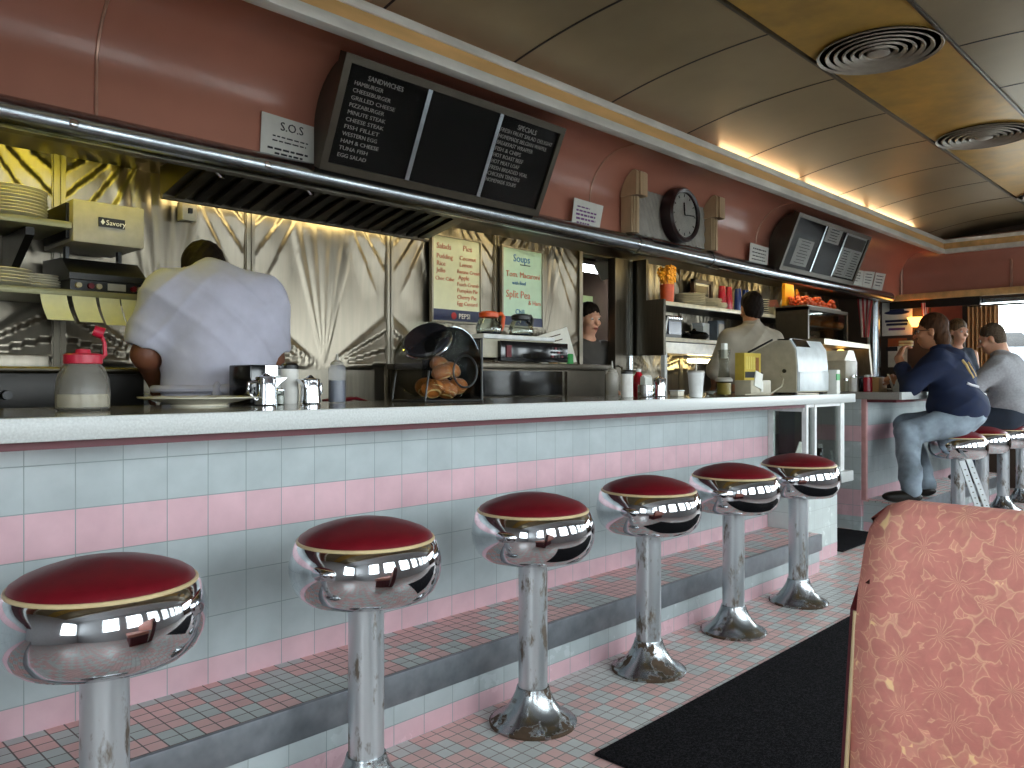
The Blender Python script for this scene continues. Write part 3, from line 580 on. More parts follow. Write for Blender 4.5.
def flute(s, q):
    x = xl + .05 + (xr - xl - .10) * s; z = 2.06 + .30 * q; a = (x + z * .55) * 70
    return (x, 3.062 - .016 * abs(math.sin(a)), z)
obj('panel_sheet', MB().slab(flute, 130, 24, (0, .015, 0)), mat('grey_flutes', '#9a948a', .45), t, world=True, smooth=70)
t = thing('wall_clock', 'round wall clock with dark rim and white face, between two pilasters', 'clock', (xc, 3.04, 2.235))
Rm = Matrix.Translation((0, 0, 0)) @ Matrix.Rotation(PI / 2, 4, 'X'); R = .185
obj('rim', MB().lathe([(R * .80, .07), (R * .84, .088), (R * .93, .095), (R, .08), (R, .0), (R * .8, .0)], 48, M=Rm), mat('clock_rim', '#2a1a1a', .3), t)
obj('dial', MB().lathe([(0, .074), (R * .82, .074), (R * .82, .06)], 48, M=Rm), mat('clock_dial', '#efede2', .5), t)
mk = MB()
for k in range(12):
    a = k * PI / 6; d = Vector((math.sin(a), 0, math.cos(a))); mk.tube([d * R * .66 + Vector((0, -.0755, 0)), d * R * .76 + Vector((0, -.0755, 0))], .003, 6)
obj('hour_marks', mk, MT['ink'], t)
for nm, ang, ln, w in (('hour_hand', -.12, .45, .0045), ('minute_hand', 1.50, .66, .0035)):
    obj(nm, MB().tube([(0, -.079, 0), (math.sin(ang) * R * ln, -.079, math.cos(ang) * R * ln)], w, 6), MT['black'], t)
obj('clock_glass', MB().lathe([(0, .090), (R * .8, .086), (R * .81, .084)], 40, M=Rm), MT['menu_glass'], t)
# ------------------------------------------------------------------ notices on the soffit and rail
def notice(name, label, px, Y, m='paper', rows=0, inkm='ink', cat='sign', lead=None, lsize=.03, tk=.003):
    """a sheet with four sighted corners TL TR BR BL on the plane Y"""
    p = [at(u, v, Y=Y) for u, v in px]; c = (p[2] + p[3]) / 2; t = thing(name, label, cat, c)
    mb = MB().add([q for q in p] + [q + Vector((0, tk, 0)) for q in p], [(3, 2, 1, 0), (4, 5, 6, 7), (0, 1, 5, 4), (1, 2, 6, 5), (2, 3, 7, 6), (3, 0, 4, 7)])
    obj('sheet', mb, MT[m], t, world=True)
    def Q(s, h, d=.0012): return p[3] * (1 - s) * (1 - h) + p[2] * s * (1 - h) + p[0] * (1 - s) * h + p[1] * s * h + Vector((0, -d, 0))
    if rows:
        r = MB()
        for s0, s1, h, th in rows:
            # a row of short word strokes
            s = s0
            while s < s1 - .02:
                w = min(random.uniform(.05, .14), s1 - s); r.add([Q(s, h), Q(s + w, h), Q(s + w, h + th), Q(s, h + th)], [(0, 1, 2, 3)]); s += w + .025
        obj('writing', r, MT[inkm], t, world=True)
    return t, Q, p
t, Q, p = notice('paper_sign', 'white printed sign headed S.O.S beside the large menu case', ((262, 111), (317, 128), (314, 169), (260, 157)), 3.085, rows=[(.2, .85, .53, .03), (.2, .82, .43, .03), (.12, .9, .24, .045), (.25, .78, .14, .045)])
text('S.O.S', .052, Q(.33, .70), (p[2] - p[3]), (p[0] - p[3]), MT['ink'], t)
t, Q, p = notice('handwritten_note', 'square note in purple marker taped between the large menu case and the clock', ((574.5, 197.5), (603.5, 206), (599, 232), (571.5, 226.5)), 3.05, rows=[(.12, .55, .72, .05), (.1, .8, .58, .06), (.1, .78, .44, .07), (.12, .8, .30, .07), (.15, .6, .16, .06)], inkm='purple') if False else (None, None, None)
MT['purple'] = mat('purple_marker', '#7a4a86', .7)
t, Q, p = notice('handwritten_note', 'square note in purple marker taped between the large menu case and the clock', ((574.5, 197.5), (603.5, 206), (599, 232), (571.5, 226.5)), 3.05, rows=[(.12, .55, .72, .05), (.1, .8, .58, .06), (.1, .78, .44, .07), (.12, .8, .30, .07), (.15, .6, .16, .06)], inkm='purple')
notice('paper_notice', 'white typed notice between the clock and the smaller menu case', ((750.5, 242.5), (769, 248), (767, 268), (749, 264)), 3.05, rows=[(.15, .85, .75, .06), (.12, .85, .58, .05), (.15, .8, .42, .05), (.12, .85, .26, .05)])
for i, (px, lb) in enumerate(((((849, 268), (864, 271), (862, 287), (845, 283)), 'grey paper notice next to the smaller menu case, first of three'), (((864.5, 271), (875, 272), (871, 289), (862.5, 287)), 'white paper notice between two others near the rail end'), (((876, 272.5), (886, 274), (881.5, 292), (872, 290)), 'white paper notice nearest the rail end'))):
    notice('paper_notice', lb, px, 3.05, rows=[(.15, .8, .8, .05), (.15, .8, .62, .05), (.15, .8, .45, .05), (.15, .7, .28, .05)], m='paper')
# ------------------------------------------------------------------ hood
a, b = at(190, 170, Y=3.14), at(446, 222, Y=3.14); lo0, lo1 = at(168, 195, Y=3.62), at(428, 237, Y=3.62)
x0, x1 = 1.50, 3.05; zt, zb = 2.03, 1.935; y0, y1 = 3.16, 3.62
t = thing('range_hood', 'dark range hood with sloping baffle filters above the cook', 'hood', ((x0 + x1) / 2, 3.4, zb))
obj('hood_shell', MB().prism([(y0, 2.065), (y0, zt), (y1, zb), (y1 + .03, zb), (y1 + .03, 2.065)], x0, x1, 'x'), MT['steel_dark'], t, world=True)
nf = 17
for k in range(nf):
    xa = x0 + .03 + (x1 - x0 - .06) * k / nf; w = (x1 - x0 - .06) / nf
    obj('baffle', MB().prism([(y0 + .02, zt - .006), (y1 - .03, zb + .001), (y1 - .03, zb - .014), (y0 + .02, zt - .021)], xa + .012, xa + w * .62, 'x'), MT['dark'] if k % 4 else MT['steel_dark'], t, world=True)
obj('grease_lip', MB().tube([(x0, y1 + .012, zb - .005), (x1, y1 + .012, zb - .005)], .014, 10), MT['steel'], t, world=True)
for u, v in ((210, 176), (301, 194)):
    x = at(u, v, Y=3.28)[0]; z = zt - .045
    obj('filter_latch', MB().tube([(x, 3.24, z), (x + .03, 3.25, z - .02), (x + .055, 3.27, z - .015), (x + .06, 3.28, z)], .007, 6), MT['chrome'], t, world=True)
# ================================================================== KITCHEN LINE
def M4(*a): return Matrix.Translation(Vector(a))
# --- grill bench along the back wall
t = thing('grill_bench', 'dark grill bench along the quilted steel wall behind the cook', 'grill', (.8, 3.5, 0))
obj('bench_body', MB().box((-1.4, 3.25, 0), (2.75, 3.74, .93)), MT['steel_dark'], t, world=True)
obj('griddle_top', MB().box((-1.4, 3.22, .93), (2.75, 3.74, .985), b=.006), MT['dark'], t, world=True)
obj('backsplash', MB().box((-1.4, 3.745, .985), (2.75, 3.765, 1.16)), MT['steel'], t, world=True)
for k in range(6): obj('control_knob', MB().cyl((.2 + k * .38, 3.22, .85), (.2 + k * .38, 3.185, .85), .025, .022, 16), MT['black'], t, world=True)
t = thing('broiler', 'dark low broiler box behind the counter on the jug side', 'oven', (.62, 3.0, .986))
obj('broiler_body', MB().box((.40, 3.26, .986), (1.28, 3.66, 1.135), b=.01), MT['dark'], t, world=True)
obj('front_rail', MB().tube([(.42, 3.245, 1.14), (1.26, 3.245, 1.14)], .012, 10), MT['steel_dark'], t, world=True)
obj('steel_pan', MB().box((.78, 3.40, 1.136), (.98, 3.6, 1.20), b=.008), MT['steel'], t, world=True)
for k in range(3): obj('broiler_knob', MB().cyl((.55 + .25 * k, 3.26, 1.05), (.55 + .25 * k, 3.235, 1.05), .018, .016, 14), MT['black'], t, world=True)
# --- two wall shelves
def shelf(name, label, x0, x1, z, y0, y1, brs, mt):
    t = thing(name, label, 'shelf', ((x0 + x1) / 2, y1, z))
    obj('shelf_board', MB().box((x0, y0, z - .028), (x1, y1, z), b=.006), mt, t, world=True)
    for x in brs: obj('shelf_bracket', MB().prism([(y1, z - .03), (y0 + .06, z - .03), (y0 + .06, z - .06), (y1 - .05, z - .21), (y1, z - .23)], x - .015, x + .015, 'x'), MT['dark'], t, world=True)
    return t
ks = mat('greenish_shelf', '#8d8a68', .4, .3)
shelf('wall_shelf', 'upper wall shelf carrying the tall stack of plates', -.6, 1.06, 1.72, 3.40, 3.78, (.3, .93), ks)
shelf('wall_shelf', 'lower wall shelf with order slips clipped to its edge', -.6, 1.345, 1.456, 3.40, 3.78, (-.3,), ks)
PL = [(0, 0), (.055, 0), (.06, .004), (.085, .010), (.125, .018), (.130, .020), (.126, .023), (.085, .015), (.06, .009), (0, .008)]
def plates(n, x, y, z, sc, label, group, m='cream', dz=.0125):
    first = None
    for k in range(n):
        jx, jy = random.uniform(-.003, .003), random.uniform(-.003, .003)
        if first is None:
            first = single('dinner_plate', MB().lathe([(r * sc, q) for r, q in PL], 40), MT[m], label, 'plate', (x, y, z), 0, group)
        else:
            o = first.copy(); C.objects.link(o); o.location = (x + jx, y + jy, z + dz * k)
plates(9, at(5, 200, Y=3.58)[0], 3.58, 1.7205, 1.12, 'cream plate in the tall stack on the upper wall shelf', 'plates stacked on the upper wall shelf')
plates(5, at(-2, 270, Y=3.58)[0] - .01, 3.58, 1.4565, 1.0, 'cream plate in the stack cut by the photo edge, lower wall shelf', 'plates stacked at the cut edge of the lower wall shelf')
plates(5, at(32, 275, Y=3.62)[0], 3.60, 1.4565, .78, 'small plate in the low stack on the lower wall shelf', 'small plates on the lower wall shelf', dz=.010)
# --- conveyor toaster hung between the shelves
t = thing('conveyor_toaster', 'beige boxed conveyor toaster with black name plate beside the plate shelf', 'toaster', (1.2, 3.5, 1.457))
xa, xb = 1.062, 1.335
obj('upper_housing', MB().box((xa, 3.40, 1.645), (xb, 3.76, 1.812), b=.008), MT['beige'], t, world=True)
obj('side_vent', MB().box((xa - .012, 3.44, 1.66), (xa - .001, 3.72, 1.80)), MT['dark'], t, world=True)
obj('name_plate', MB().box((1.155, 3.394, 1.715), (1.255, 3.399, 1.752)), MT['black'], t, world=True)
text('Savory', .028, (1.182, 3.3935, 1.724), (1, 0, 0), (0, 0, 1), MT['letter'], t)
obj('maker_mark', MB().prism([(0, -.010), (.008, 0), (0, .013), (-.008, 0)], -.0015, 0, 'y', M4(1.17, 3.394, 1.733)), MT['letter'], t, world=True)
obj('lower_tray', MB().prism([(3.41, 1.50), (3.41, 1.525), (3.50, 1.59), (3.74, 1.60), (3.74, 1.50)], xa - .01, xb + .01, 'x'), MT['black'], t, world=True)
for x in (xa + .02, xb - .05): obj('support_post', MB().box((x, 3.55, 1.49), (x + .014, 3.58, 1.65)), MT['black'], t, world=True)
obj('control_panel', MB().box((xa + .0, 3.43, 1.458), (xb, 3.70, 1.502)), MT['black'], t, world=True)
for k, (x, m) in enumerate(((1.09, 'beige'), (1.135, 'red'), (1.165, 'beige'), (1.30, 'red'), (1.325, 'beige'))): obj('dial', MB().cyl((x, 3.43, 1.478), (x, 3.415, 1.478), .012, .011, 14), MT[m], t, world=True)
obj('control_label', MB().box((1.20, 3.426, 1.466), (1.27, 3.429, 1.494)), MT['beige'], t, world=True)
for k, (u0, u1, va, vb) in enumerate(((40, 68, 298, 321), (72, 97, 300, 323), (99, 121, 304, 326), (121, 141, 304, 327))):
    a = at(u0, va, Y=3.385); b = at(u1, vb, Y=3.37); w = b.x - a.x; hh = 1.43 - b.z
    single('hanging_order_slip', MB().slab(lambda s, q, a=a, w=w, hh=hh: (a.x + w * s + .012 * q, 3.385 - .05 * q * q, 1.43 - hh * q), 4, 8, (0, .002, 0)), MT['yellowpaper'], ('yellowed order slip, nearest the photo edge, under the lower shelf', 'yellowed order slip, second under the lower shelf', 'yellowed order slip, third under the lower shelf', 'yellowed order slip nearest the cook, under the lower shelf')[k], 'order slip', (a.x, 3.39, 1.40), world=True)
t = thing('wall_switch', 'small pale switch box on the steel wall under the hood corner', 'switch', at(187, 212, Y=3.74))
obj('switch_box', MB().box((-.035, -.03, -.045), (.035, .03, .045), b=.006), MT['beige'], t); obj('switch_lever', MB().box((-.008, -.045, -.012), (.008, -.03, .012)), MT['black'], t)
obj('conduit', MB().cyl((0, .0, .045), (0, .0, .16), .009, None, 10), MT['steel'], t)
# --- whiteboards
def wboard(px, label, m, plate, rows, head=None):
    p = [at(u, v, Y=3.76) for u, v in px]; x0, x1 = p[0].x, p[1].x; z0, z1 = 1.475, 1.993
    t = thing('whiteboard', label, 'whiteboard', ((x0 + x1) / 2, 3.76, z0))
    obj('board', MB().box((x0, 3.755, z0), (x1, 3.765, z1)), MT[m], t, world=True)
    f = MB()
    for a, b in (((x0 - .012, z0 - .012), (x0, z1 + .012)), ((x1, z0 - .012), (x1 + .012, z1 + .012)), ((x0, z0 - .012), (x1, z0)), ((x0, z1), (x1, z1 + .012))): f.box((a[0], 3.745, a[1]), (b[0], 3.77, b[1]))
    obj('board_frame', f, MT['steel'], t, world=True)
    obj('brand_strip', MB().box((x0, 3.75, z0), (x1, 3.757, z0 + plate)), MT['navyplate'], t, world=True)
    for s, x, z, size, mm in rows: text(s, size, (x0 + x, 3.752, z1 - z), (1, 0, 0), (0, 0, 1), MT[mm], t, 'handwriting')
    return t, x0, x1, z0, z1
r = 'redink'
t, x0, x1, z0, z1 = wboard(((432, 236), (479, 243), (479, 321), (432, 321)), 'cream whiteboard with red handwritten lists, nearer the hood', 'wboard', .07, [('Salads', .03, .075, .05, r), ('Pudding', .03, .135, .042, r), ('Rice', .03, .18, .042, r), ('Jello', .03, .222, .042, r), ('Choc Cake', .02, .27, .034, r), ('Pies', .25, .07, .05, r), ('Coconut', .22, .13, .04, r), ('Lemon', .22, .172, .04, r), ('Banana Cream', .20, .214, .034, r), ('Apple', .21, .254, .04, r), ('Peach Crumb', .20, .294, .034, r), ('Pumpkin Pie', .20, .334, .036, r), ('Cherry Pie', .20, .376, .038, r), ('Egg Custard', .20, .416, .036, r)])
text('PEPSI', .045, (x0 + .21, 3.7495, z0 + .018), (1, 0, 0), (0, 0, 1), MT['letter'], t); obj('logo_disc', MB().cyl((x0 + .17, 3.75, z0 + .033), (x0 + .17, 3.7485, z0 + .033), .022, None, 20), MT['redstripe'], t, world=True)
t, x0, x1, z0, z1 = wboard(((502, 247), (541, 253), (541, 327), (502, 322)), 'mint whiteboard headed Soups, nearer the kitchen doorway', 'wboard2', .06, [('Soups', .10, .085, .07, 'blueink'), ('Tom. Macaroni', .03, .19, .055, r), ('with Beef', .09, .24, .035, 'blueink'), ('Split Pea', .03, .33, .07, r), ('& Ham', .25, .37, .045, r), ('Chili', .12, .44, .05, 'blueink')])
obj('underline', MB().box((x0 + .17, 3.752, z1 - .105), (x0 + .27, 3.7545, z1 - .10)), MT['ink'], t, world=True)
# --- coffee station and cold unit by the doorway
t = thing('prep_unit', 'low stainless refrigerated unit with dark glass front, behind the muffin jar', 'refrigerated unit', (3.4, 3.35, 0))
obj('unit_body', MB().box((2.84, 3.04, 0), (3.98, 3.70, 1.165)), MT['steel_dark'], t, world=True)
obj('unit_top', MB().box((2.82, 3.0, 1.165), (4.0, 3.72, 1.20), b=.008), MT['steel_dark'], t, world=True)
obj('glass_front', MB().box((2.88, 3.028, 1.02), (3.56, 3.039, 1.155)), MT['blackgloss'], t, world=True)
obj('side_door', MB().box((3.60, 3.025, .6), (3.94, 3.039, 1.155)), MT['frame'], t, world=True)
obj('slanted_end', MB().prism([(4.0, 1.2), (4.01, 1.2), (4.12, 1.0), (4.12, .6), (4.0, .6)], 3.05, 3.60, 'y'), MT['steel'], t, world=True)
t = thing('coffee_warmer', 'beige coffee warmer with two burners on the cold unit', 'coffee maker', (3.2, 3.45, 1.201))
wx0, wx1 = at(470, 350, Y=3.35)[0], at(548, 350, Y=3.35)[0]
obj('warmer_body', MB().box((wx0, 3.30, 1.235), (wx1, 3.66, 1.345), b=.008), MT['beige'], t, world=True)
obj('warmer_top', MB().box((wx0 + .05, 3.29, 1.345), (wx1, 3.66, 1.372), b=.006), MT['white'], t, world=True)
obj('till_panel', MB().box((wx0 + .17, 3.27, 1.215), (wx1 + .10, 3.30, 1.335), b=.005), MT['blackgloss'], t, world=True)
for k in range(3):
    for j in range(4): obj('till_key', MB().box((wx1 - .06 + .03 * j, 3.264, 1.245 + .025 * k), (wx1 - .042 + .03 * j, 3.271, 1.258 + .025 * k)), MT['red' if (j + k) % 3 == 0 else 'dark'], t, world=True)
for x in (wx0 + .03, wx1 - .03): obj('warmer_foot', MB().cyl((x, 3.42, 1.201), (x, 3.42, 1.237), .02), MT['black'], t, world=True)
obj('clear_tag', MB().box((wx0 + .21, 3.262, 1.24), (wx0 + .25, 3.27, 1.31)), MT['red'], t, world=True)
def coffee_pot(px, m, label, rot):
    p = at(px[0], px[1], Y=3.46); t = thing('coffee_pot', label, 'coffee pot', (p.x, 3.46, 1.373), rot)
    obj('pot_glass', MB().lathe([(.055, 0), (.075, .012), (.082, .045), (.07, .085), (.052, .11), (.050, .12), (.046, .12), (.048, .108), (.066, .084), (.078, .045), (.071, .015), (.05, .004)], 28), MT['glass'], t)
    obj('collar_band', MB().lathe([(.050, .108), (.060, .112), (.062, .135), (.046, .145), (0, .148)], 24), MT[m], t)
    obj('pot_handle', MB().tube([(.05, 0, .13), (.105, 0, .14), (.125, 0, .12), (.115, 0, .06), (.105, 0, .035)], [.010, .012, .013, .012, .009], 10), MT[m], t)
    obj('coffee', MB().lathe([(0, .004), (.05, .004), (.07, .016), (.072, .022), (0, .022)], 24), MT['syrup'], t)
    obj('burner_plate', MB().lathe([(.075, -.001), (.078, .003), (.0, .003)], 24), MT['black'], t)
coffee_pot((489, 330), 'orange', 'glass coffee pot with orange collar and handle on the warmer', 0.0); coffee_pot((521, 332), 'black', 'glass coffee pot with black collar and handle on the warmer', .15)
q = [at(u, v, Y=3.68) for u, v in ((522, 341), (567, 327), (577, 362), (545, 366))]
t = thing('price_card', 'white slanted printed price card leaning on the steel wall', 'sign', (q[2] + q[3]) / 2)
obj('card', MB().add(q + [x + Vector((0, .006, 0)) for x in q], [(3, 2, 1, 0), (4, 5, 6, 7), (0, 1, 5, 4), (1, 2, 6, 5), (2, 3, 7, 6), (3, 0, 4, 7)]), MT['paper'], t, world=True)
pr = MB()
for i in range(5):
    h = .85 - i * .15; a = q[3].lerp(q[0], h).lerp(q[2].lerp(q[1], h), .18) + Vector((0, -.002, 0)); b = q[3].lerp(q[0], h).lerp(q[2].lerp(q[1], h), .8) + Vector((0, -.002, 0)); pr.add([a, b, b + Vector((0, 0, .008)), a + Vector((0, 0, .008))], [(0, 1, 2, 3)])
obj('print', pr, MT['hair_grey'], t, world=True)
for k, (u, v) in enumerate(((553, 356), (562, 356), (569, 357))):
    p = at(u, 362, Y=3.42); o = single('tea_tin', MB().lathe([(.028, 0), (.030, .006), (.030, .07), (.026, .078), (0, .08)], 18), MT[('wood', 'yellowpaper', 'green')[k]], ('small brown tin nearest the black keypad on the cold unit', 'small yellow tin between two others on the cold unit', 'small green tin nearest the doorway on the cold unit')[k], 'tin', (p.x, 3.42, 1.201))
t = thing('squeeze_bottle', 'clear squeeze bottle with pointed tip by the doorway', 'bottle', (at(612, 385, Y=2.66)[0], 2.66, 1.02))
obj('bottle_body', MB().lathe([(.032, 0), (.035, .006), (.035, .11), (.03, .125), (.022, .13)], 20), MT['cloudy'], t); obj('nozzle', MB().lathe([(.026, .128), (.024, .14), (.008, .15), (.003, .19), (0, .19)], 16), MT['cloudy'], t)
# --- doorway: paper on a string, shelf, steel column
p = [at(u, v, Y=4.02) for u, v in ((597, 254), (609, 258), (613, 276), (602, 281), (594, 267))]
single('hanging_paper', MB().add(p + [x + Vector((.006, .004, 0)) for x in p], [(4, 3, 2, 1, 0), (5, 6, 7, 8, 9)] + [(i, (i + 1) % 5, (i + 1) % 5 + 5, i + 5) for i in range(5)]), MT['paper'], 'crumpled white paper hanging in the kitchen doorway', 'paper', p[3], world=True)
t = thing('kitchen_shelf', 'green painted shelf box high in the back kitchen', 'shelf', (5.3, 5.2, 1.6))
g = mat('green_paint', '#8a9a6a', .5); xa, xb = at(578, 284, Y=5.2)[0], at(608, 284, Y=5.2)[0]
obj('shelf_box', MB().box((xa, 5.2, 1.66), (xb + .4, 5.66, 1.98)), g, t, world=True); obj('shelf_edge', MB().box((xa, 5.17, 1.62), (xb + .4, 5.66, 1.66)), MT['steel'], t, world=True)
for x in (xa + .05, xb + .3): obj('shelf_leg', MB().box((x, 5.2, 0), (x + .04, 5.24, 1.62)), MT['steel_dark'], t, world=True)
t = thing('steel_cabinet', 'tall narrow steel cabinet side beside the kitchen doorway', 'cabinet', (5.15, 3.75, 0))
xa, xb = 5.0, at(631, 300, Y=3.72)[0]
obj('cabinet_body', MB().box((xa, 3.72, 0), (xb, 3.79, 2.05)), MT['steel_dark'], t, world=True); obj('corner_strip', MB().box((xb - .04, 3.705, 0), (xb, 3.719, 2.05)), MT['chrome_dull'], t, world=True)
obj('cabinet_handle', MB().tube([(xa + .03, 3.72, 1.0), (xa + .03, 3.68, 1.02), (xa + .03, 3.68, 1.2), (xa + .03, 3.72, 1.22)], .008, 8), MT['chrome'], t, world=True)
# --- back bar: two shelves on a rack
t = thing('back_bar_rack', 'dark back bar rack with two pale edged shelves beyond the doorway', 'shelf rack', (5.9, 3.6, 0))
sx0, sx1 = 5.27, 8.35
obj('end_panel', MB().prism([(3.44, 1.30), (3.44, 1.73), (3.77, 1.73), (3.77, 1.30)], sx0 - .03, sx0, 'x').box((sx0 - .03, 3.60, 1.73), (sx0, 3.77, 2.05)), MT['steel_dark'], t, world=True)
for z, b in ((1.715, sx1), (1.437, sx1 - .9)):
    s_ = obj('shelf_board', MB().box((sx0, 3.46, z - .03), (b, 3.77, z)), MT['dark'], t, world=True); obj('shelf_edging', MB().box((sx0, 3.448, z - .028), (b, 3.46, z + .004), b=.003), MT['cream'], s_, world=True)
obj('end_support', MB().box((sx1, 3.46, 1.0), (sx1 + .03, 3.77, 1.72)), MT['steel_dark'], t, world=True)
obj('pale_drawer_box', MB().box((5.26, 3.44, 1.315), (6.3, 3.75, 1.40)), MT['cream'], t, world=True)
for x in (5.27, 6.25): obj('rack_leg', MB().box((x, 3.45, .0), (x + .035, 3.485, 1.315)), MT['white'], t, world=True)
obj('work_top', MB().box((5.2, 3.40, .93), (7.1, 3.77, .96)), MT['steel'], t, world=True)
t = thing('fluorescent_lamp', 'small glowing strip standing in for a lamp reflection behind the paper cup', 'lamp', (6.0, 3.68, 1.28)); a, b = at(687, 356, Y=3.7)[0], at(709, 356, Y=3.7)[0]  # glowing tube stands in for a bright fluorescent reflection under the shelf
obj('tube', MB().tube([(a, 3.68, 1.275), (b, 3.68, 1.275)], .02, 12), MT['tube_kitchen'], t, world=True); obj('lamp_housing', MB().box((a - .02, 3.66, 1.29), (b + .02, 3.72, 1.314)), MT['white'], t, world=True)
def onshelf(u, Y, z): return (at(u, 300, Y=Y)[0], Y, z)
ZU, ZL = 1.7155, 1.4375
l = onshelf(667, 3.55, ZU); t = thing('flower_pot', 'orange tin of yellow artificial flowers on the upper back shelf', 'flower pot', l)
obj('pot', MB().lathe([(.048, 0), (.052, .005), (.058, .15), (.053, .15), (.048, .02)], 24), MT['orange'], t)
for k in range(20):
    a = random.uniform(0, 2 * PI); rr = random.uniform(.01, .085); h = .17 + random.uniform(0, .10); fx, fy = rr * math.cos(a), rr * math.sin(a); fl = MB()
    for j in range(7):
        b = j * 2 * PI / 7; fl.ball((fx + .024 * math.cos(b), fy - .012 - .01 * math.sin(b), h + .024 * math.sin(b)), (.019, .008, .012), 8, 6, Matrix.Rotation(-b, 3, 'Y'))
    fl.ball((fx, fy, h + .004), .008, 8, 6).tube([(0, 0, .10), (fx, fy, h)], .003, 5); obj('flower', fl, MT['petal'], t)
plates(7, onshelf(690, 3.58, 0)[0], 3.58, ZU, 1.0, 'cream plate in the stack beside the orange flower pot', 'plates stacked by the flower pot', dz=.014)
plates(6, onshelf(706, 3.60, 0)[0] + .06, 3.62, ZU, .95, 'cream plate in the stack under the dark picture frame', 'plates stacked under the picture frame', dz=.014)
plates(4, onshelf(719, 3.53, 0)[0], 3.53, ZU, .55, 'small cream saucer in the low stack by the red tumblers', 'saucers by the red tumblers', dz=.011)
xa, xb = at(692, 270, Y=3.72)[0], at(711, 272, Y=3.72)[0]; t = thing('picture_frame', 'dark wooden picture frame leaning on the wall above the plates', 'picture frame', ((xa + xb) / 2, 3.72, 1.82))
f = MB(); z0, z1 = 1.80, 1.99
for a, b in (((xa, z0), (xa + .03, z1)), ((xb - .03, z0), (xb, z1)), ((xa, z0), (xb, z0 + .03)), ((xa, z1 - .03), (xb, z1))): f.box((a[0], 3.70, a[1]), (b[0], 3.735, b[1]))
obj('outer_frame', f, mat('dark_wood', '#3a2216', .4), t, world=True); obj('mount', MB().box((xa + .03, 3.722, z0 + .03), (xb - .03, 3.73, z1 - .03)), MT['cream'], t, world=True); obj('picture', MB().box((xa + .05, 3.719, z0 + .05), (xb - .05, 3.722, z1 - .05)), MT['steel_dark'], t, world=True)
def cups(n, u, m, label, group, r=.036, h=.175, dz=.012, Y=3.55):
    x, y, z = onshelf(u, Y, ZU); first = None
    pr = [(r, 0), (r * 1.02, .006), (r * .80, h), (r * .70, h + .003), (0, h + .003)]
    for k in range(n):
        if first is None: first = single('tumbler', MB().lathe(pr, 24), MT[m], label, 'cup', (x, y, z), 0, group)
        else: o = first.copy(); C.objects.link(o); o.location = (x, y, z + dz * k)
for i, u in enumerate((722, 728.5)): cups(4, u, 'redcup', ('upturned red tumbler, stack nearer the saucers', 'upturned red tumbler, stack nearer the blue tumblers')[i], ('red tumblers near the saucers', 'red tumblers near the blue ones')[i])
for i, u in enumerate((738, 745.5)): cups(4, u, 'bluecup', ('upturned blue tumbler, stack nearer the red tumblers', 'upturned blue tumbler, stack nearer the white-shirted cook')[i], ('blue tumblers near the red ones', 'blue tumblers near the cook')[i])
l = onshelf(761, 3.55, ZU)
first = None
for k in range(7):
    lb = 'black banded saucer in the tall stack behind the cook by the register'
    if first is None: first = single('saucer', MB().lathe([(.0, 0), (.045, .0), (.075, .014), (.077, .017), (.045, .006), (0, .006)], 28), MT['black'], lb, 'saucer', l, 0, 'black and white saucers behind the cook'); w = obj('white_rim', MB().lathe([(.074, .0135), (.079, .016), (.079, .020), (.074, .018)], 28), MT['cream'], first)
    else: dup(first, (l[0], l[1], l[2] + .021 * k))
l = onshelf(772, 3.53, ZU); t = thing('sugar_house', 'small pink roofed ceramic house on the upper back shelf', 'ornament', l)
obj('house_body', MB().box((-.05, -.04, 0), (.05, .04, .09)), MT['cream'], t); obj('house_roof', MB().prism([(-.065, .085), (0, .155), (.065, .085)], -.05, .05, 'y'), mat('pink_glaze', '#d98f80', .3), t)
l = onshelf(780, 3.50, ZU); t = thing('coffee_mug', 'white mug at the end of the upper back shelf', 'mug', l)
obj('mug_body', MB().lathe([(.030, 0), (.036, .005), (.038, .075), (.034, .075), (.030, .01)], 24), MT['cream'], t); obj('mug_handle', MB().tube([(.036, 0, .06), (.058, 0, .055), (.058, 0, .025), (.034, 0, .018)], .005, 8), MT['cream'], t)
l = onshelf(793, 3.58, ZU); t = thing('flower_vase', 'dark vase with orange and yellow flowers near the pastry case', 'vase', l)
obj('vase_body', MB().lathe([(.035, 0), (.055, .02), (.06, .08), (.03, .15), (.035, .17), (.028, .17), (.022, .15)], 24), MT['blackgloss'], t)
for k, (dx, dz, m) in enumerate(((-.08, .27, 'orange'), (-.02, .21, 'redstripe'), (.02, .28, 'petal'), (.05, .25, 'orange'))):
    fl = MB().tube([(0, 0, .1), (dx * .5, -.01, .18), (dx, -.03, dz)], .003, 5)
    for j in range(6): b = j * PI / 3; fl.ball((dx + .02 * math.cos(b), -.03, dz + .02 * math.sin(b)), (.017, .008, .013), 8, 5)
    obj('flower', fl, MT[m], t)
l = onshelf(806, 3.60, ZU)
t = thing('storage_tin', 'square cream tin with dark band next to the vase', 'tin', (l[0] - .1, l[1], ZU)); obj('tin_body', MB().box((-.09, -.07, 0), (.09, .07, .13), b=.008), MT['yellowpaper'], t); obj('tin_lid', MB().box((-.092, -.072, .13), (.092, .072, .20), b=.008), MT['frame'], t)
